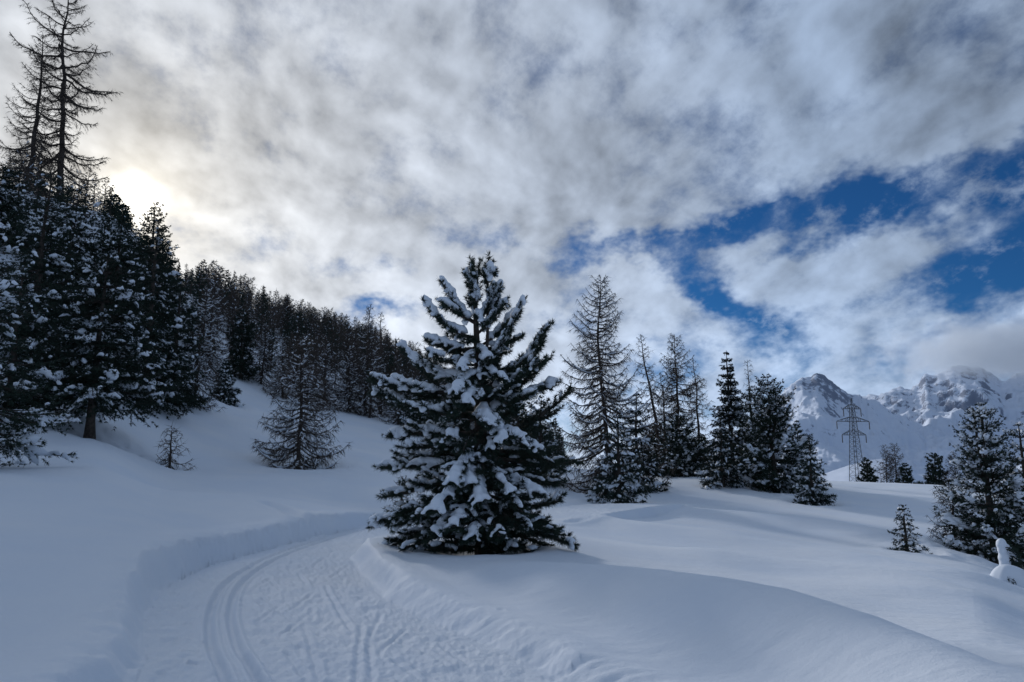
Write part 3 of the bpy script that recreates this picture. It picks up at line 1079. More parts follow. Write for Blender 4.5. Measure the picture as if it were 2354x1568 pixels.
# ------------------------------------------------------------------ tree objects
def needle_tree(name, label, loc, seed, H, Rm, nb, group=None, cat='tree', mat=None, rot=0.0, **kw):
    tr, cr, sn = conifer(seed, H, Rm, nb, **kw)
    root = empty(name, loc)
    root.rotation_euler = (0, 0, rot)
    tag(root, label, cat, group)
    mat = mat or (M_PINE if kw.get('kind') == 'pine' else M_SPRUCE)
    add_obj('trunk', tr.mesh('trunk', [M_BARK], True), root)
    add_obj('crown', cr.mesh('crown', [M_BARK, mat]), root)
    if sn.v:
        tag(add_obj('snow_load', sn.mesh('snow_load', [M_TSNOW], True), root), kind='stuff')
    return root


def larch_tree(name, label, loc, seed, H, Rm, nb, group=None, px=0.04, snow=0.3, split=False, rot=0.0, twig=1.0, thick=1.0, hang=.7, ssize=1.0, knots=0, **kw):
    rng, P, rad, q, L, B = larch_limbs(seed, H, Rm, nb, **kw)
    root = empty(name, loc)
    root.rotation_euler = (0, 0, rot)
    tag(root, label, 'tree', group)
    a = Acc()
    tubes(a, P[None], rad[None], 8)
    add_obj('trunk', a.mesh('trunk', [M_BARK], True), root)
    sets = [np.array([i]) for i in range(nb)] if split else [np.arange(nb)]
    for s in sets:
        a = Acc()
        Q, ln, b = larch_wood(a, rng, B[s], L[s], px, twig, thick, hang)
        if knots:
            k = rng.uniform(0, 1, len(s)) < knots
            w = np.where(k)[0]
            c, d = along_b(B[s], w, rng.uniform(.3, .9, len(w)))
            blobs(a, c, d, .16 * rng.uniform(.7, 1.6, len(w)), .10, .10, rng, ICO1, 0, .3)
        o = add_obj('branch' if split else 'crown', a.mesh('branch' if split else 'crown', [M_BARK, M_TWIG]), root)
        if snow > 0:
            a = Acc()
            larch_snow(a, rng, B[s], L[s], Q, ln, b, snow, ssize)
            if a.v:
                tag(add_obj('snow_load', a.mesh('snow_load', [M_TSNOW], True), o if split else root), kind='stuff')
    return root
# ------------------------------------------------------------------ the snow-laden stone pine beside the trail
TY = 13.0


def smooth_mesh(acc, voxel, name):
    """melts overlapping lumps of snow into one smooth body"""
    me = acc.mesh('lumps', [M_TSNOW])
    o = bpy.data.objects.new('lumps', me)
    COL.objects.link(o)
    md = o.modifiers.new('remesh', 'REMESH')
    md.mode = 'VOXEL'
    md.voxel_size = voxel
    sm = o.modifiers.new('smooth', 'SMOOTH')
    sm.iterations = 2
    sm.factor = 0.5
    dg = bpy.context.evaluated_depsgraph_get()
    out = bpy.data.meshes.new_from_object(o.evaluated_get(dg), depsgraph=dg)
    out.name = name
    out.polygons.foreach_set('use_smooth', np.ones(len(out.polygons), dtype=bool))
    bpy.data.objects.remove(o)
    bpy.data.meshes.remove(me)
    return out


def pine_branch(rng, P, L, load, root):
    """one branch: wood, shoots and needles in one mesh, its load of snow as a sub-part"""
    P = P[None]
    Lb = np.array([L])
    a = Acc()
    t = np.linspace(0, 1, P.shape[1])[None]
    tubes(a, P, 0.010 + 0.020 * L * (1 - 0.75 * t), 5, 0)
    Q, ln, b, tt = side_shoots(P, Lb, 10.0, rng, 0.10, 0.27, 0.72, 0.10, 0.22, 5)
    # shoots turn up at the tip like the fingers of a pine
    s = np.linspace(0, 1, 5)
    Q[..., 2] += (0.28 * ln)[:, None] * s[None] ** 2
    tubes(a, Q, (0.006 + 0.008 * ln[:, None]) * (1 - 0.6 * s[None]), 3, 0)
    cq = np.linspace(0.25, 1.0, max(4, int(L / 0.045)))
    c0, d0 = along_b(P, np.zeros(len(cq), int), cq)
    cs = np.repeat(np.arange(len(ln)), np.maximum(3, (ln / 0.030).astype(int)))
    c1, d1 = along_b(Q, cs, rng.uniform(0.15, 1.0, len(cs)))
    C, D = np.concatenate([c0, c1]), np.concatenate([d0, d1])
    C = C + rng.normal(0, .012, C.shape)
    spikes(a, C, D * 0.8, 13, 0.095, 0.012, 0.95, rng, 1, 0.4, grav=.25)
    e = np.concatenate([Q[:, -1], P[:, -1]])
    de = np.concatenate([unit(Q[:, -1] - Q[:, -2]), unit(P[:, -1] - P[:, -2])])
    spikes(a, e, de, 22, 0.085, 0.0105, 0.55, rng, 1, 0.3)
    o = add_obj('branch', a.mesh('branch', [M_BARK, M_PINE]), root)
    if load <= 0.05:
        return o
    heavy = load > .7
    g = Acc()
    # along the branch: a ridge of snow with gaps
    n = max(3, int(L / 0.055))
    q = np.linspace(0.28, 1.0, n) + rng.normal(0, .01, n)
    keep = vnoise(q * 6.5 * max(L, .5) + rng.uniform(0, 90), q * 0, 3) < (1.0 if heavy else load * 1.9 - 0.95)
    q = q[keep]
    if len(q):
        c, d = along_b(P, np.zeros(len(q), int), q)
        r = (0.042 + 0.055 * rng.uniform(0, 1, len(q)) ** 1.5) * (0.7 + 0.5 * load)
        blobs(g, c + np.array([0, 0, 1.0]) * (0.045 + .35 * r)[:, None], d, r * 1.15, r * 1.0, r * 0.95, rng, ICO1, 0, 0.14)
        # lobes that slide off to the sides
        w = np.where(rng.uniform(0, 1, len(q)) < .55 * load)[0]
        if len(w):
            lat = np.cross(d[w], [0, 0, 1.0]) * rng.choice([-1, 1], len(w))[:, None]
            off = rng.uniform(.05, .12, len(w))
            blobs(g, c[w] + lat * off[:, None] + np.array([0, 0, 1.0]) * (.03 - .75 * (off - .04))[:, None], lat + np.array([0, 0, -.7]), r[w] * 1.1, r[w] * .75, r[w] * .7, rng, ICO1, 0, .14)
    # on the shoots: fingers that hang over the tips
    for k in range(len(ln)):
        if rng.uniform() > load * 0.66:
            continue
        m = max(2, int(ln[k] / 0.05))
        q = np.linspace(rng.uniform(.05, .3), rng.uniform(0.85, 1.08), m)
        c, d = along_b(Q, np.full(m, k), q)
        over = np.maximum(0, q - 0.75)
        r = (0.028 + 0.036 * rng.uniform(0, 1, m) + 0.012 * load) * (1 - 0.2 * q)
        c = c + np.array([0, 0, 1.0]) * (0.04 + 0.3 * r - 0.22 * over)[:, None]
        blobs(g, c, d, r * 1.2, r, r * 0.85, rng, ICO1, 0, 0.1)
    if g.v:
        tag(add_obj('snow_load', smooth_mesh(g, 0.020, 'snow_load'), o), kind='stuff')
    return o


def build_main_pine():
    rng = np.random.RandomState(77)
    p0 = pt(1108, 1283, TY)
    gz0 = gz(p0[0], TY)
    root = empty('stone_pine', (p0[0], TY, gz0 - 0.05))
    tag(root, 'tall green pine heavily loaded with snow standing alone beside the bend of the ski trail', 'tree')
    org = np.array([p0[0], TY, gz0 - 0.05])
    loc = lambda u, v, dy=0.0: pt(u, v, TY + dy) - org
    # trunk and the second leader
    ctr = np.array([loc(1110, 1290), loc(1108, 1180), loc(1104, 1050), loc(1103, 930), loc(1098, 830), loc(1094, 740), loc(1091, 660), loc(1088, 606)])
    ctr[0, 2] = -0.1
    tr = catmull(ctr, 0.25)
    tq = np.linspace(0, 1, len(tr))
    a = Acc()
    tubes(a, tr[None], (0.135 * (1 - tq) ** 0.8 + 0.014)[None], 9)
    add_obj('trunk', a.mesh('trunk', [M_BARK], True), root)
    ld = catmull(np.array([loc(1101, 880), loc(1116, 830, -.05), loc(1121, 760, -.05), loc(1121, 690), loc(1122, 640), loc(1121, 604)]), 0.15)
    lq = np.linspace(0, 1, len(ld))
    a = Acc()
    tubes(a, ld[None], (0.035 * (1 - lq) + 0.010)[None], 6)
    add_obj('leader', a.mesh('leader', [M_BARK], True), root)

    def trunk_at(z, which=tr):
        return np.array([np.interp(z, which[:, 2], which[:, 0]), np.interp(z, which[:, 2], which[:, 1]), z])

    def branch(base, tip, sag, load):
        d = tip - base
        L = float(np.linalg.norm(d))
        t = np.linspace(0, 1, 9)[:, None]
        P = base + d * t
        k = sag * L
        P[:, 2] += (-k * 4 * t * (1 - t) * 0.30 + k * (t ** 3 - t) * 0.9)[:, 0] if sag >= 0 else (-k * 4 * t * (1 - t) * .3)[:, 0]
        P += rng.normal(0, .012 * L, P.shape).cumsum(0) * t
        pine_branch(rng, P, L, load, root)

    # limbs seen in outline: tip (u, v), height of the base on the trunk, sag, load, depth offset
    OUT = [
        (1018, 646, 742, .25, .95, 0), (984, 702, 775, .30, .95, -.1), (1022, 690, 745, .1, .7, -.2), (978, 790, 800, .1, .8, .1), (922, 800, 870, .28, .95, 0), (990, 812, 840, .1, .7, -.3),
        (868, 864, 905, .10, 1.0, -.1), (853, 914, 950, .12, .85, .1), (905, 890, 905, .1, .8, .4), (930, 930, 960, .05, .7, -.5), (893, 1005, 1000, -.16, .95, -.1),
        (925, 1030, 1035, -.05, .8, -.4), (886, 1073, 1060, .02, .75, .2), (920, 1060, 1040, .0, .7, .5), (893, 1140, 1100, -.04, .85, -.1), (905, 1180, 1130, -.04, .8, -.5), (940, 1130, 1100, 0, .7, .6),
        (856, 1226, 1150, -.06, .95, -.2), (885, 1248, 1180, -.04, .8, .1), (930, 1252, 1205, -.03, .6, -.6), (960, 1275, 1230, 0, .4, -.2), (905, 1205, 1140, -.03, .8, .5), (1000, 1270, 1220, 0, .5, -.7),
        (1152, 660, 745, .1, .9, 0), (1160, 690, 770, .1, .9, -.1), (1150, 715, 770, .05, .8, .1), (1206, 706, 850, .22, .95, 0), (1180, 730, 800, .1, .85, .3), (1256, 752, 900, .20, .8, .05),
        (1262, 792, 905, .26, .75, -.15), (1243, 832, 905, .10, .7, -.3), (1250, 840, 930, .12, .8, .2), (1280, 887, 930, .06, .8, 0), (1230, 905, 950, .05, .75, -.4), (1308, 900, 1010, .20, .15, .5),
        (1250, 1040, 1000, -.22, 1.0, -.35), (1200, 1020, 960, -.2, 1.0, -.6), (1275, 1060, 1030, .02, .45, .3), (1320, 1060, 1050, .05, .25, .5), (1290, 1110, 1080, .03, .35, .2), (1240, 1150, 1080, -.16, .95, -.5),
        (1284, 1143, 1160, .10, .7, .1), (1270, 1100, 1090, 0, .4, .6), (1276, 1212, 1150, -.04, .45, .3), (1317, 1264, 1190, -.05, .4, 0), (1278, 1232, 1180, 0, .35, -.3), (1220, 1270, 1230, -.02, .5, -.2), (1250, 1250, 1205, 0, .4, .4),
        (1180, 1265, 1220, 0, .55, -.6), (1285, 1225, 1170, -.02, .3, .6),
    ]
    for (u, v, vb, sag, load, dy) in OUT:
        sag *= .8 if sag > 0 else 1
        base = trunk_at(loc(1100, vb)[2])
        branch(base, loc(u, v, dy), sag, (load * rng.choice([.3, .8, 1.0], p=[.34, .30, .36])) if v > 720 and load < .95 else load * .95)
    # boughs that come towards the camera, bent down under thick snow
    FRONT = [(1075, 935, 880, .75, 1.0), (1100, 905, 850, .6, .9), (1050, 900, 860, .7, .8), (1095, 1160, 1040, 1.0, 1.0), (1075, 1130, 1040, .95, 1.0), (1030, 1110, 1030, 1.0, 1.0), (1130, 985, 930, .8, 1.0),
             (1160, 1010, 950, .7, 1.0), (1010, 1010, 960, .8, .75), (1060, 1030, 990, .9, .6), (1000, 1165, 1090, 1.1, 1.0), (960, 1190, 1110, .9, .9), (1170, 1130, 1060, .9, .8), (1210, 1180, 1110, .9, .7),
             (1040, 1215, 1140, 1.2, .9), (1080, 1240, 1170, 1.1, .7), (1150, 1230, 1150, 1.1, .3), (1190, 1220, 1150, 1.0, .6), (1000, 1235, 1170, 1.1, .8), (1120, 1090, 1020, .8, .4), (1140, 1060, 980, .7, .5),
             (1075, 790, 770, .35, .85), (1120, 830, 800, .4, .9), (1150, 880, 840, .5, .8), (1060, 845, 810, .5, .8), (1110, 745, 720, .25, .9), (1085, 700, 690, .25, .8), (1040, 960, 910, .8, .8), (1180, 940, 900, .6, .7), (1225, 1210, 1150, .7, .5)]
    for (u, v, vb, near, load) in FRONT:
        branch(trunk_at(loc(1100, vb)[2]), loc(u, v, -near), -0.14, load * (rng.choice([.25, .75, 1.0], p=[.36, .32, .32]) if load < 1 else 1))
    # boughs on the far side and small ones near the top, between the listed ones
    for k in range(26):
        f = (k + .5) / 26
        vb = 1225 - f * 430
        R_ = np.interp(vb, [640, 700, 800, 900, 1000, 1100, 1230], [.3, .5, .95, 1.35, 1.5, 1.6, 1.6])
        a_ = rng.uniform(0.25, math.pi - 0.25)
        L = R_ * rng.uniform(.6, .95)
        b0 = trunk_at(loc(1100, vb)[2])
        tip = b0 + np.array([math.cos(a_) * L, math.sin(a_) * L, L * np.interp(vb, [640, 800, 1000, 1230], [.7, .35, .05, -.18])])
        branch(b0, tip, .1, rng.uniform(.2, .6))
    # dark low boughs and the shaded shoots that fill the inside
    for k in range(34):
        vb = rng.uniform(1000, 1278)
        a_ = rng.uniform(0, 2 * math.pi)
        L = rng.uniform(.35, .95)
        b0 = trunk_at(loc(1100, vb)[2])
        branch(b0, b0 + np.array([math.cos(a_) * L, math.sin(a_) * L, rng.uniform(-.12, .12) - (.12 if vb < 1200 else 0)]), 0.03, .0 if rng.uniform() < .75 else .5)
    for k in range(18):
        vb = rng.uniform(780, 1000)
        a_ = rng.uniform(0, 2 * math.pi)
        L = rng.uniform(.25, .65)
        b0 = trunk_at(loc(1100, vb)[2])
        branch(b0, b0 + np.array([math.cos(a_) * L, math.sin(a_) * L, rng.uniform(-.05, .25)]), 0.03, .0 if rng.uniform() < .8 else .6)
    # tops
    for (u, v, vb, dy, load) in [(1087, 600, 660, 0, .0), (1080, 622, 665, -.02, .35), (1072, 628, 670, .03, .95), (1099, 612, 660, 0, .1), (1100, 640, 690, -.06, .6), (1075, 655, 700, -.06, .3), (1098, 670, 715, .05, .4), (1080, 690, 740, .06, .4)]:
        branch(trunk_at(loc(1100, vb)[2]), loc(u, v, dy), .05, load)
    for (u, v, vb, dy, load) in [(1121, 600, 640, 0, .0), (1110, 628, 650, -.05, .95), (1138, 628, 650, -.03, 1.0), (1125, 622, 648, -.08, 1.0), (1121, 645, 680, .03, .1), (1145, 690, 720, 0, .9), (1135, 660, 700, -.1, .9)]:
        branch(trunk_at(loc(1120, vb)[2], ld), loc(u, v, dy), .05, load)
    return root
# ------------------------------------------------------------------ the other trees, one by one
PLACED = []  # (x, y, radius) kept free of forest trees


def spot(u, Y, vtop):
    """ground point below photo column u at distance Y, and the height that brings the top to vtop"""
    v = 1075.0
    for _ in range(4):
        p = pt(u, v, Y)
        z = gz(p[0], Y)
        e = (z - EYE) / Y                      # slope of the sight line to the foot
        v = 784 - 1700 * math.tan(math.atan(e) - PITCH)
    top = pt(u, vtop, Y)
    return np.array([p[0], Y, z - 0.05]), top[2] - z + 0.05


def px_at(Y):
    return Y / 740.0


SLIM = 'bare larch'


def put_needle(label, u, Y, vtop, wpx, seed, nb, group=None, lean=0.0, name=None, **kw):
    loc, H = spot(u, Y, vtop)
    kind = kw.setdefault('kind', 'spruce')
    Rm = wpx / 1700.0 * Y
    PLACED.append((loc[0], loc[1], Rm * 0.8))
    return needle_tree(name or ('stone_pine' if kind == 'pine' else 'spruce'), label, loc, seed, H, Rm, nb, group, px=px_at(Y), lean=(lean / 1700.0 * Y, 0), **kw)


def put_larch(label, u, Y, vtop, wpx, seed, nb, group=None, lean=0.0, **kw):
    loc, H = spot(u, Y, vtop)
    Rm = wpx / 1700.0 * Y
    PLACED.append((loc[0], loc[1], Rm * 0.6))
    return larch_tree('larch', label, loc, seed, H, Rm, nb, group, px=px_at(Y), lean=(lean / 1700.0 * Y, 0), **kw)


G_LEFT = 'snowy pines crowded at the foot of the left slope'
G_RIGHT = 'trees along the crest of the open snowfield'


def build_trees():
    # --- left edge and the dark mass of pines
    put_needle('large snow-covered pine cut off by the left edge, its boughs reaching over the snow', -75, 17.5, 500, 185, 11, 202, G_LEFT, kind='spruce', name='stone_pine', mat=M_PINE, shape='full', snow=0.26, h0=.10)
    put_needle('broad dark pine with a bare trunk foot and thick slabs of snow on its boughs', 205, 27, 585, 170, 12, 270, G_LEFT, kind='spruce', name='stone_pine', mat=M_PINE, shape='full', snow=0.23, h0=.25)
    put_needle('tall snow-streaked pine behind the boughs of the tree at the left edge', 62, 34, 395, 130, 13, 229, G_LEFT, kind='spruce', name='stone_pine', mat=M_PINE, shape='full', snow=0.24, h0=.05)
    put_needle('dark dense pine rising behind the pine with the bare trunk foot', 335, 36, 505, 105, 14, 229, G_LEFT, kind='spruce', name='stone_pine', mat=M_PINE, shape='full', snow=0.18, h0=.03)
    put_needle('slender dark pine between the dense pine group and the larch thicket', 398, 40, 640, 62, 15, 175, G_LEFT, kind='spruce', name='stone_pine', mat=M_PINE, shape='column', snow=0.18, h0=.02)
    put_needle('pine with a rounded crown below the two tall bare larches', 150, 43, 430, 120, 16, 202, G_LEFT, kind='spruce', name='stone_pine', mat=M_PINE, shape='full', snow=0.18, h0=.02)
    put_needle('dark pine between the tall snow-streaked pine and the sun', 255, 45, 492, 85, 17, 189, G_LEFT, kind='spruce', name='stone_pine', mat=M_PINE, shape='full', snow=0.15, h0=.02)
    put_needle('low bushy pine in the shade behind the pine with the bare trunk foot', 120, 31, 760, 95, 18, 148, G_LEFT, kind='spruce', name='stone_pine', mat=M_PINE, shape='full', snow=0.15, h0=.03)
    put_needle('pine at the far left rising behind the others, powdered with snow', -20, 46, 380, 120, 19, 189, G_LEFT, kind='spruce', name='stone_pine', mat=M_PINE, shape='full', snow=0.22, h0=.02)
    put_needle('pine seen against the glare of the sun on the crest', 345, 62, 468, 45, 20, 90, None, kind='pine', shape='full', snow=0.07, h0=.02)
    put_needle('small round-topped pine on the crest left of the sun', 263, 66, 448, 22, 21, 60, None, kind='pine', shape='column', snow=0.15, h0=.02)
    put_needle('small round-topped pine on the crest directly below the sun', 284, 64, 472, 20, 22, 60, None, kind='pine', shape='column', snow=0.15, h0=.02)
    put_needle('dark pine on the slope below the pine in the glare of the sun', 300, 52, 535, 62, 23, 148, G_LEFT, kind='spruce', name='stone_pine', mat=M_PINE, shape='full', snow=0.17, h0=.02)
    put_needle('pine on the steep slope above the larch thicket', 372, 54, 580, 55, 24, 135, G_LEFT, kind='spruce', name='stone_pine', mat=M_PINE, shape='full', snow=0.15, h0=.02)
    put_needle('snowy pine filling the gap between the two nearest pines at the left', 20, 26, 610, 120, 25, 175, G_LEFT, kind='spruce', name='stone_pine', mat=M_PINE, shape='full', snow=0.24, h0=.03)
    # tall bare larches high on the left
    put_larch('tallest bare larch on the skyline above the sun, cut off by the top edge', 138, 68, -45, 125, 31, 78, 'two tall bare larches on the left skyline', lean=-22, split=True, snow=0, even=False, droop=.9, twig=1.5, thick=2.0, shape='column', curl0=.16, lwob=.11, knots=.35, wob=.03, h0=.12, r0=.30, hang=.35)
    put_larch('shorter bare larch beside the tallest one, nearer the left edge', 62, 66, 72, 105, 32, 120, 'two tall bare larches on the left skyline', lean=-24, split=True, snow=0, even=False, droop=.8, twig=1.0, thick=1.3, wob=.02, h0=.06, r0=.26, hang=.4)
    # larches and spruces in the middle
    put_larch('tiny bare larch sapling standing alone in the snow in front of the dark pines', 390, 28, 985, 50, 33, 36, None, snow=.15, droop=.7, twig=1.0, h0=.03)
    put_larch('bushy young larch dusted with snow, alone in the middle of the snowfield', 688, 34.5, 775, 100, 34, 125, None, snow=.55, droop=.75, twig=1.5, h0=.04, shape='wide', split=False, ssize=1.1)
    put_needle('small snowy spruce at the edge of the wood, left of the bushy young larch', 514, 48, 828, 40, 35, 110, None, snow=.75, h0=.02)
    put_needle('dark column-shaped pine behind the small snowy spruce', 553, 58, 712, 38, 36, 120, None, kind='pine', shape='column', snow=.25, h0=.03)
    put_larch('tall larch between the dark column-shaped pine and the bushy young larch', 600, 60, 745, 48, 37, 80, 'snow-dusted larches at the edge of the wood', snow=.5, twig=1.2)
    put_larch('snow-dusted larch in the thicket beside the dense pines, nearest of its row', 446, 42, 660, 62, 38, 110, 'snow-dusted larches at the edge of the wood', snow=.8, twig=1.4)
    put_larch('snow-dusted larch behind the thicket, between pines and small spruce', 478, 52, 640, 62, 39, 100, 'snow-dusted larches at the edge of the wood', snow=.7, twig=1.3)
    put_larch('tall thin larch overtopping the wooded slope, left one of a pair', 840, 62, 700, 56, 40, 100, 'pair of larches overtopping the wooded slope', snow=.45, twig=1.1)
    put_larch('thin larch overtopping the wooded slope, right one of a pair', 874, 65, 718, 42, 41, 74, 'pair of larches overtopping the wooded slope', snow=.3, twig=1.0)
    put_larch('low larch dusted with snow at the wood edge below the larch pair', 800, 61, 800, 50, 42, 80, 'snow-dusted larches at the edge of the wood', snow=.6, twig=1.3)
    put_larch('low larch at the wood edge close to the stone pine by the trail', 915, 60, 850, 48, 43, 80, 'snow-dusted larches at the edge of the wood', snow=.5, twig=1.3)
    put_larch('larch at the wood edge right behind the bushy young larch', 745, 60, 770, 46, 44, 80, 'snow-dusted larches at the edge of the wood', snow=.5, twig=1.3)
    put_larch('larch at the wood edge just left of the bushy young larch', 650, 58, 770, 46, 45, 80, 'snow-dusted larches at the edge of the wood', snow=.5, twig=1.3)
    put_needle('dark pine half hidden behind the stone pine by the trail', 965, 55, 870, 46, 46, 90, None, kind='pine', shape='full', snow=.4)
    put_needle('dark pine seen just right of the trunk of the stone pine by the trail', 1190, 46, 925, 62, 47, 110, 'dark pines behind the stone pine', kind='pine', shape='full', snow=.35)
    put_needle('dark pine between the stone pine by the trail and the big bare larch', 1243, 44, 912, 58, 48, 110, 'dark pines behind the stone pine', kind='pine', shape='full', snow=.35)
    # --- crest on the right
    put_larch('big bare larch with long drooping boughs right of the stone pine by the trail', 1396, 46, 634, 128, 51, 165, G_RIGHT, lean=-7, split=True, snow=.55, droop=1.1, twig=1.4, thick=1.3, h0=.04, r0=.17, hang=.8, shape='wide')
    put_needle('bushy dark spruce standing in front of the big bare larch', 1424, 38, 938, 74, 52, 150, G_RIGHT, snow=0.72, h0=.01)
    put_needle('young spruce hidden among the lower boughs of the big bare larch', 1470, 44, 900, 60, 53, 120, G_RIGHT, snow=0.72, h0=.01)
    put_larch('leaning bare larch just right of the big bare larch', 1524, 58, 768, 62, 54, 80, G_RIGHT, lean=-35, snow=.25, twig=1.2, hang=.8)
    put_larch('bare larch with a feathery pointed crown, centre of the row on the crest', 1560, 58, 768, 68, 55, 110, G_RIGHT, lean=-2, snow=.2, twig=1.6, shape='column', hang=.8)
    put_larch('thin young larch leaning against the feathery one', 1538, 56, 860, 36, 56, 60, G_RIGHT, lean=-14, snow=.3, twig=1.2)
    put_needle('low dark pine at the foot of the feathery larch', 1566, 55, 955, 55, 57, 120, G_RIGHT, kind='pine', shape='full', snow=0.72)
    put_larch('spindly larch with a small crown between the feathery larch and the tall spruce', 1614, 62, 828, 34, 58, 56, G_RIGHT, lean=5, snow=.15, twig=1.1, h0=.2, shape='column')
    put_needle('tall dark spruce with two pointed tops on the crest', 1686, 51, 806, 68, 59, 190, G_RIGHT, lean=0, snow=0.72, tops=2, shape='cone', h0=.01)
    put_needle('low snowy spruce at the foot of the tall spruce with two tops', 1662, 47, 960, 58, 60, 130, G_RIGHT, snow=1.00, h0=.01)
    put_larch('thin bare larch poking up behind the tall spruce and the broad pine', 1735, 62, 826, 28, 61, 56, G_RIGHT, snow=.1, twig=1.1)
    put_needle('broad dark pine with rounded double top on the crest', 1785, 47.5, 864, 86, 62, 170, G_RIGHT, kind='pine', shape='full', snow=0.72, tops=2, h0=.01)
    put_needle('dark pine partly hidden behind the broad pine with the double top', 1735, 53, 895, 60, 63, 110, G_RIGHT, kind='pine', shape='full', snow=0.72, h0=.01)
    put_needle('narrow dark pine at the right shoulder of the broad double-topped pine', 1846, 51, 968, 30, 64, 90, G_RIGHT, kind='pine', shape='column', snow=0.58, h0=.01)
    put_needle('small snowy spruce at the right end of the group on the crest', 1870, 41.5, 1012, 52, 65, 130, G_RIGHT, snow=1.00, h0=.01)
    put_needle('dark pine low between the leaning larch and the feathery larch', 1506, 60, 975, 48, 66, 100, G_RIGHT, kind='pine', shape='full', snow=.5, h0=.01)
    put_needle('small dark pine at the foot of the spindly larch', 1612, 61, 1000, 40, 67, 90, G_RIGHT, kind='pine', shape='full', snow=.5, h0=.01)
    # --- far trees beyond the crest
    G_FAR = 'distant trees beyond the crest near the pylon'
    put_needle('low distant pine right beside the feet of the pylon', 1998, 105, 1053, 22, 71, 60, G_FAR, kind='pine', shape='full', snow=.2)
    put_larch('distant brownish larch right of the pylon, left of its twin', 2042, 105, 1022, 22, 72, 60, G_FAR, snow=0, shape='column')
    put_larch('distant brownish larch right of the pylon, right of its twin', 2062, 106, 1020, 28, 73, 70, G_FAR, snow=0, shape='full')
    put_needle('low distant pine at the feet of the brownish larches', 2086, 104, 1066, 22, 74, 50, G_FAR, kind='pine', shape='full', snow=.2)
    put_needle('distant rounded pine between the larches and the big pine at the right edge', 2156, 100, 1042, 34, 75, 70, G_FAR, kind='pine', shape='full', snow=.15)
    put_larch('distant brownish larch just behind the big pine at the right edge', 2205, 98, 1040, 30, 76, 70, G_FAR, snow=0, shape='full')
    # --- right edge
    put_needle('big snowy pine near the right edge above the snow-covered stump', 2288, 26, 928, 94, 81, 240, None, kind='pine', shape='full', snow=.6, h0=.03, tops=2)
    put_needle('snowy pine cut off by the right edge', 2378, 26.5, 975, 80, 82, 170, None, kind='pine', shape='full', snow=.6, h0=.02)
    put_larch('scrubby bare larch left of the big pine at the right edge', 2198, 27.5, 1115, 55, 83, 60, None, snow=.7, twig=1.3, shape='full', droop=.5)
    put_needle('lone knee-high spruce sapling in the open snow', 2085, 24.5, 1161, 40, 84, 70, None, snow=.5, h0=.02)
    # --- small shrub beside the trail
    loc, H = spot(922, 24, 1098)
    larch_tree('shrub', 'small bare shrub sticking out of the snow behind the stone pine by the trail', loc, 90, H, .35, 16, None, px=px_at(24), snow=.2, shape='full', droop=.2)


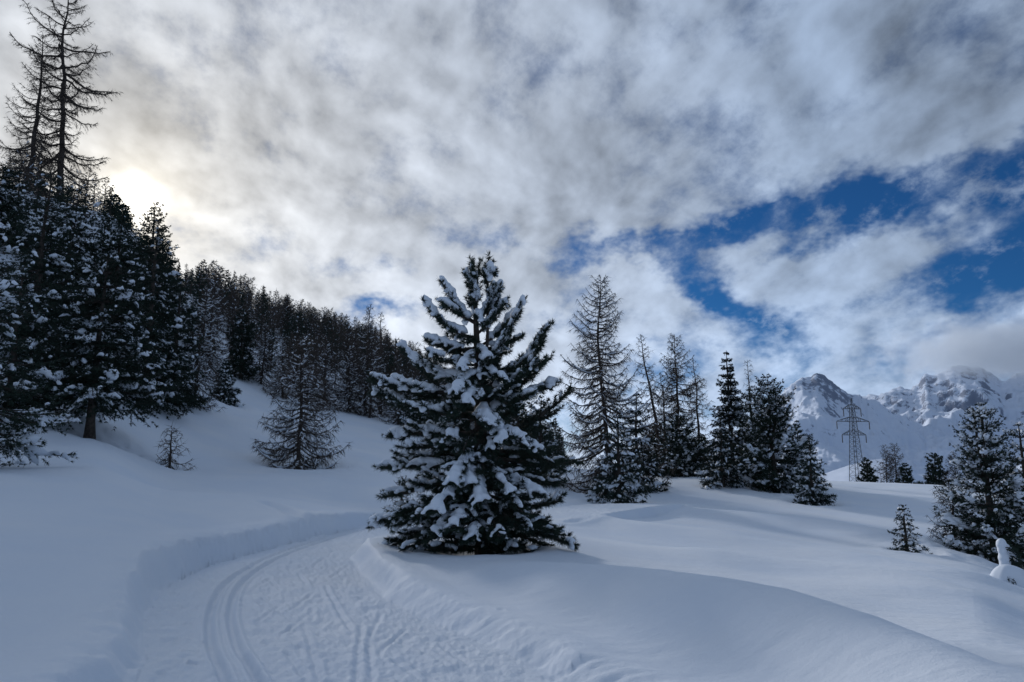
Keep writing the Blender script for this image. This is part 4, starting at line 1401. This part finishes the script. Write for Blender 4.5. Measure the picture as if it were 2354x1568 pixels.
def build_forest():
    """larches and pines crowding the hillside: the largest 300 one by one, the rest as one stand"""
    rng = np.random.RandomState(123)
    protos = []
    for k in range(6):
        H, Rm = 9.0, 1.9
        rg, P, rad, q, L, B = larch_limbs(200 + k, H, Rm, 46, shape=('cone', 'column', 'full')[k % 3], droop=.9, h0=.08)
        a = Acc()
        tubes(a, P[None], rad[None], 5, 0)
        px = .16
        B = B[:, ::2]
        t = np.linspace(0, 1, B.shape[1])[None]
        tubes(a, B, (0.02 + .014 * L[:, None]) * (1 - .8 * t), 3, 0)
        cb = np.repeat(np.arange(len(L)), np.maximum(4, (L / .16).astype(int)))
        c, d = along_b(B, cb, rg.uniform(.15, 1, len(cb)))
        lat = np.cross(d, [0, 0, 1.0]) * rg.choice([-1, 1], len(d))[:, None]
        spikes(a, c, d * .6 + lat * .7, 4, .45, .07, .6, rg, 1, .5, grav=.45)
        w = np.where(rg.uniform(0, 1, len(cb)) < .10)[0]
        blobs(a, c[w] + np.array([0, 0, .05]), d[w], .20 * rg.uniform(.6, 1.5, len(w)), .07, .05, rg, ICO1, 2)
        protos.append(a.mesh('larch', [M_BARK, M_TWIG, M_TSNOW]))
    for k in range(4):
        tr, cr, sn = conifer(300 + k, 8.5, 1.75, 56, shape=('full', 'column', 'cone', 'full')[k], kind='pine', snow=.22, lod=.45, dens=.7, px=.13)
        a = Acc()
        for src, off in ((tr, 0), (cr, 0), (sn, 2)):
            base = a.n
            for v in src.v:
                a.v.append(v)
                a.n += len(v)
            for f, m in src.f:
                a.f.append((f + base, m + off))
        protos.append(a.mesh('stone_pine', [M_BARK, M_PINE, M_TSNOW]))
    # scatter over the hillside
    pts = []
    us = (0, 200, 400, 600, 800, 1000, 1200, 1260)
    foot = (40, 44, 55, 58, 60, 61, 70, 90)
    n = 0
    Ys = np.sqrt(rng.uniform(40 ** 2, 470 ** 2, 60000))
    Us = rng.uniform(-160, 1290, 60000)
    grid = {}
    for u, Y in zip(Us, Ys):
        f = np.interp(u, us, foot)
        if Y < f:
            continue
        p = pt(u, 1075, Y)
        x = p[0]
        sp = 2.3 + 0.004 * Y
        key = (int(x // sp), int(Y // sp))
        if any((key[0] + i, key[1] + j) in grid and math.hypot(grid[(key[0] + i, key[1] + j)][0] - x, grid[(key[0] + i, key[1] + j)][1] - Y) < sp for i in (-1, 0, 1) for j in (-1, 0, 1)):
            continue
        grid[key] = (x, Y)
        if any(math.hypot(a - x, b - Y) < r for a, b, r in PLACED):
            continue
        pts.append((x, Y))
        if len(pts) > 5200:
            break
    pts = np.array(pts)
    z = ground_z(pts[:, 0], pts[:, 1])
    h = rng.uniform(.62, 1.15, len(pts)) * np.interp(pts[:, 1], [40, 60, 130, 300], [.60, .68, .70, .74])
    # near the bare crest at the far left the trees stay low
    d = np.hypot(pts[:, 0], pts[:, 1])
    clump = fbm(pts[:, 0] * .03, pts[:, 1] * .03, 3, 77)
    pine = rng.uniform(0, 1, len(pts)) < (0.33 + .5 * clump)
    lft = pts[:, 0] / pts[:, 1] < -.44
    h = np.where(lft & (pts[:, 1] > 56), h * .62, h)
    var = np.where(pine, 6 + rng.randint(0, 4, len(pts)), rng.randint(0, 6, len(pts)))
    # what the hill itself hides is left out
    keep = np.ones(len(pts), bool)
    ta = np.arctan2(pts[:, 0], pts[:, 1])
    eltop = (z + h * 9 - EYE) / d
    for i in range(len(pts)):
        rr = np.linspace(20, d[i] - 3, 40)
        g = (base_z(rr * math.sin(ta[i]), rr * math.cos(ta[i])) - EYE) / rr
        if g.max() > eltop[i]:
            keep[i] = False
        # the notch in the trees through which the sun shines
        if -29.6 < math.degrees(ta[i]) < -25.6 and pts[i, 1] > 44 and math.degrees(math.atan(eltop[i])) > 16.6:
            keep[i] = False
    pts, z, h, var, d = pts[keep], z[keep], h[keep], var[keep], d[keep]
    size = h / d
    order = np.argsort(-size)
    azb = np.round(np.degrees(ta[keep]) / 1.2)
    top = {k: eltop[keep][azb == k].max() for k in np.unique(azb)}
    rel = eltop[keep] / np.array([max(.02, top[k]) for k in azb])
    ZONE = ['at the lower edge', 'halfway up', 'on the skyline']
    near = order[:300]
    for i in near:
        zn = ZONE[0 if rel[i] < .62 else (1 if rel[i] < .93 else 2)]
        if var[i] >= 6:
            name, lab, grp = 'stone_pine', 'dark green pine among the crowded larches %s of the wooded hillside' % zn, 'pines %s of the wooded hillside' % zn
        else:
            name, lab, grp = 'larch', 'bare brown larch among the crowded trees %s of the wooded hillside' % zn, 'larches %s of the wooded hillside' % zn
        o = bpy.data.objects.new(name, protos[var[i]])
        COL.objects.link(o)
        o.location = (pts[i, 0], pts[i, 1], z[i] - .1)
        o.rotation_euler = (0, 0, rng.uniform(0, 6.28))
        s = h[i]
        o.scale = (s * rng.uniform(.85, 1.15),) * 2 + (s,)
        tag(o, lab, 'tree', grp)
    rest = order[300:]
    print('forest: %d single, %d in the stand' % (len(near), len(rest)))
    # the rest: one object, points that carry copies
    me = bpy.data.meshes.new('hillside_forest')
    me.vertices.add(len(rest))
    co = np.stack([pts[rest, 0], pts[rest, 1], z[rest] - .1], -1).astype(np.float32)
    me.vertices.foreach_set('co', co.reshape(-1))
    for nm, ty, val in (('variant', 'INT', var[rest].astype(np.int32)), ('size', 'FLOAT', h[rest].astype(np.float32)), ('turn', 'FLOAT', rng.uniform(0, 6.28, len(rest)).astype(np.float32))):
        at = me.attributes.new(nm, ty, 'POINT')
        at.data.foreach_set('value', val)
    fo = add_obj('hillside_forest', me)
    tag(fo, 'dense wood of bare larches and dark pines covering the upper hillside', 'forest', kind='stuff')
    ng = bpy.data.node_groups.new('stand', 'GeometryNodeTree')
    ng.interface.new_socket('Geometry', in_out='INPUT', socket_type='NodeSocketGeometry')
    ng.interface.new_socket('Geometry', in_out='OUTPUT', socket_type='NodeSocketGeometry')
    N = ng.nodes
    gi, go = N.new('NodeGroupInput'), N.new('NodeGroupOutput')
    join = N.new('GeometryNodeJoinGeometry')

    def attr(nm, ty):
        n = N.new('GeometryNodeInputNamedAttribute')
        n.data_type = ty
        n.inputs['Name'].default_value = nm
        return n.outputs['Attribute']
    va, sa, ta_ = attr('variant', 'INT'), attr('size', 'FLOAT'), attr('turn', 'FLOAT')
    cx = N.new('ShaderNodeCombineXYZ')
    ng.links.new(ta_, cx.inputs['Z'])
    for k in range(len(protos)):
        src = next((o for o in COL.objects if o.type == 'MESH' and o.data == protos[k]), None)
        if src is None:
            continue
        oi = N.new('GeometryNodeObjectInfo')
        oi.transform_space = 'ORIGINAL'
        oi.inputs['Object'].default_value = src
        oi.inputs['As Instance'].default_value = True
        cmp_ = N.new('FunctionNodeCompare')
        cmp_.data_type = 'INT'
        cmp_.operation = 'EQUAL'
        ia = [s for s in cmp_.inputs if s.type == 'INT']
        ng.links.new(va, ia[0])
        ia[1].default_value = k
        ip = N.new('GeometryNodeInstanceOnPoints')
        ng.links.new(gi.outputs[0], ip.inputs['Points'])
        ng.links.new(cmp_.outputs[0], ip.inputs['Selection'])
        ng.links.new(oi.outputs['Geometry'], ip.inputs['Instance'])
        ng.links.new(cx.outputs[0], ip.inputs['Rotation'])
        ng.links.new(sa, ip.inputs['Scale'])
        ng.links.new(ip.outputs[0], join.inputs[0])
    ng.links.new(join.outputs[0], go.inputs[0])
    md = fo.modifiers.new('stand', 'NODES')
    md.node_group = ng
# ------------------------------------------------------------------ pylon, stump, buried bush
def bar(acc, a, b, r, k=4):
    a, b = np.asarray(a, float), np.asarray(b, float)
    tubes(acc, np.stack([a, b])[None], np.full((1, 2), r), k)


def build_pylon():
    Y = 240.0
    p = pt(1969, 1075, Y)
    z = gz(p[0], Y)
    top = pt(1956, 914, Y)
    H = top[2] - z
    root = empty('pylon', (p[0], Y, z))
    root.rotation_euler = (0, 0, R(10))
    tag(root, 'grey steel lattice pylon with three crossarms standing beyond the crest of the snowfield', 'pylon')
    W0, W1 = 2.1, 0.5
    Hb = H * 0.90
    wid = lambda h: W0 + (W1 - W0) * min(1, h / Hb)
    tilt = lambda h: 0.0
    cor = [(-1, -1), (1, -1), (1, 1), (-1, 1)]
    for sx, sy in cor:
        a = Acc()
        bar(a, (sx * W0, sy * W0, -2), (sx * W1, sy * W1, Hb), 0.11)
        add_obj('leg', a.mesh('leg', [M_STEEL]), root)
    a = Acc()
    hs = [0]
    h = 0
    while h < Hb:
        h += max(1.2, wid(h) * 1.25)
        hs.append(min(h, Hb))
    for h0, h1 in zip(hs[:-1], hs[1:]):
        w0, w1 = wid(h0), wid(h1)
        for i in range(4):
            (x0, y0), (x1, y1) = cor[i], cor[(i + 1) % 4]
            bar(a, (x0 * w0, y0 * w0, h0), (x1 * w1, y1 * w1, h1), .035, 3)
            bar(a, (x1 * w0, y1 * w0, h0), (x0 * w1, y0 * w1, h1), .035, 3)
            bar(a, (x0 * w1, y0 * w1, h1), (x1 * w1, y1 * w1, h1), .035, 3)
    o = add_obj('bracing', a.mesh('bracing', [M_STEEL]), root)
    o['kind'] = 'stuff'
    a = Acc()
    for sx, sy in cor:
        bar(a, (sx * W1, sy * W1, Hb), (0, 0, H), .08)
    add_obj('peak', a.mesh('peak', [M_STEEL]), root)
    for vv, hw in ((940, 22), (969, 41), (1000, 30)):
        h = pt(1969, vv, Y)[2] - z
        L = hw / 1700.0 * Y
        w = wid(h)
        a = Acc()
        for s in (-1, 1):
            for sy in (-1, 1):
                bar(a, (s * w, sy * w, h), (s * L, 0, h), .08)
                bar(a, (s * w, sy * w, h + 1.5), (s * L, 0, h + .1), .08)
                for q in (.33, .66):
                    bar(a, (s * (w + (L - w) * q), sy * w * (1 - q), h), (s * (w + (L - w) * q), sy * w * (1 - q), h + 1.5 * (1 - q)), .08, 3)
                bar(a, (s * (w + (L - w) * .33), sy * w * .67, h), (s * w, sy * w, h + 1.5), .08, 3)
        arm = add_obj('crossarm', a.mesh('crossarm', [M_STEEL]), root)
        for s in (-1, 1):
            a = Acc()
            n = 14
            t = np.linspace(0, 1, n)
            P = np.stack([0 * t + s * L, 0 * t, h - .1 - 2.4 * t], -1)
            tubes(a, P[None], (0.10 + .07 * (np.arange(n) % 2))[None], 6)
            add_obj('insulator', a.mesh('insulator', [M_GLASS], True), arm)


def build_stump():
    rng = np.random.RandomState(4)
    Y = 22.5
    p = pt(2288, 1075, Y)
    z = gz(p[0], Y)
    root = empty('stump', (p[0], Y, z))
    tag(root, 'thin broken stump wrapped in snow at the foot of the big pine', 'stump')
    H = pt(2288, 1247, Y)[2] - z
    a = Acc()
    t = np.linspace(0, 1, 6)
    tubes(a, np.stack([0.03 * np.sin(t * 4), 0 * t, -.2 + t * (H + .12)], -1)[None], (0.10 - .03 * t)[None], 8)
    add_obj('trunk', a.mesh('trunk', [M_BARK], True), root)
    a = Acc()
    for k in range(12):
        b0 = np.array([0.02, -.02, H * (.25 + .065 * k)])
        an = rng.uniform(-1.0, 0.9)
        t = np.linspace(0, 1, 5)
        P = b0 + np.stack([np.cos(an) * t * .50 - .12, np.sin(an) * t * .3 - .1, .20 * t - .45 * t * t], -1)
        tubes(a, P[None], (0.016 * (1 - .6 * t))[None], 4, 0)
        c, d = along_b(P[None], np.zeros(12, int), np.linspace(.3, 1, 12))
        spikes(a, c, d, 9, .10, .02, .9, rng, 1)
    add_obj('twigs', a.mesh('twigs', [M_BARK, M_PINE]), root)
    g = Acc()
    m = 14
    zz = np.linspace(-.1, H, m)
    c = np.stack([0.03 * np.sin(zz * 5) - .06 + 0 * zz, -.03 + 0 * zz, zz], -1)
    r = 0.125 + .10 * np.exp(-zz * 3) + .022 * rng.normal(size=m)
    blobs(g, c, np.tile([1.0, 0, 0], (m, 1)), r, r, r, rng, ICO2, 0, .05)
    q = np.linspace(0, 1, 7)
    c = np.stack([-.05 + .30 * q, -.05 - .05 * q, H - .08 - .42 * q ** 2], -1)
    blobs(g, c, np.tile([1.0, 0, -.3], (7, 1)), .10 * rng.uniform(.6, 1.3, 7), .085, .08, rng, ICO2, 0, .1)
    add_obj('snow_load', smooth_mesh(g, .028, 'snow_load'), root)

    Y = 20.3
    p = pt(2288, 1075, Y)
    z = gz(p[0], Y)
    root = empty('buried_bush', (p[0], Y, z))
    tag(root, 'low bush buried under a rounded dome of snow with a few dark twigs showing', 'bush')
    top = min(pt(2288, 1280, Y)[2] - z, .48)
    wd = 37 / 1700. * Y
    n, m = 48, 22
    th, ph = np.meshgrid(np.linspace(0, 2 * math.pi, n, endpoint=False), np.linspace(0.0, 1.0, m))
    rr = ph * (1.0 + .10 * vnoise(np.cos(th) * 1.6 + 5, np.sin(th) * 1.6, 3)) * (1 + .5 * np.clip(np.cos(th), 0, 1) * ph)
    X, Yv = rr * np.cos(th) * wd, rr * np.sin(th) * wd * .9
    Z = top * np.clip(1 - ph ** 2.2, 0, 1) ** .75 * (1 + .16 * vnoise(X * 2.2, Yv * 2.2, 6)) - .22 * (ph > .98)
    V = np.stack([X, Yv, Z], -1).reshape(-1, 3)
    idx = np.arange(n * m).reshape(m, n)
    nx = np.roll(idx, -1, 1)
    a = Acc()
    a.add(V, np.stack([idx[:-1], idx[1:], nx[1:], nx[:-1]], -1).reshape(-1, 4))
    add_obj('snow_dome', a.mesh('snow_dome', [M_TSNOW], True), root)
    for (du, dv, s) in ((-14, 22, .08), (38, 12, .08), (40, 38, .08), (52, 24, .08)):
        x = du / 1700. * Y
        f = math.hypot(x / wd, .55)
        b0 = np.array([x, -wd * .62, max(.05, top * .80 - dv / 1700. * Y)])
        a = Acc()
        for k in range(4):
            t = np.linspace(0, 1, 4)
            P = b0 + np.stack([rng.normal(0, .09) * t * 1.6, -.10 * t - .02, rng.normal(0, .05) * t], -1)
            tubes(a, P[None], (0.014 * (1 - .5 * t))[None], 4)
            spikes(a, P, np.tile([0, -1.0, 0], (4, 1)), 5, s * .8, .02, .9, rng, 1)
        add_obj('twig', a.mesh('twig', [M_BARK, M_PINE]), root)


# ------------------------------------------------------------------ build
build_terrain()
build_mountains()
build_cloud()
build_main_pine()
build_trees()
build_forest()
build_pylon()
build_stump()
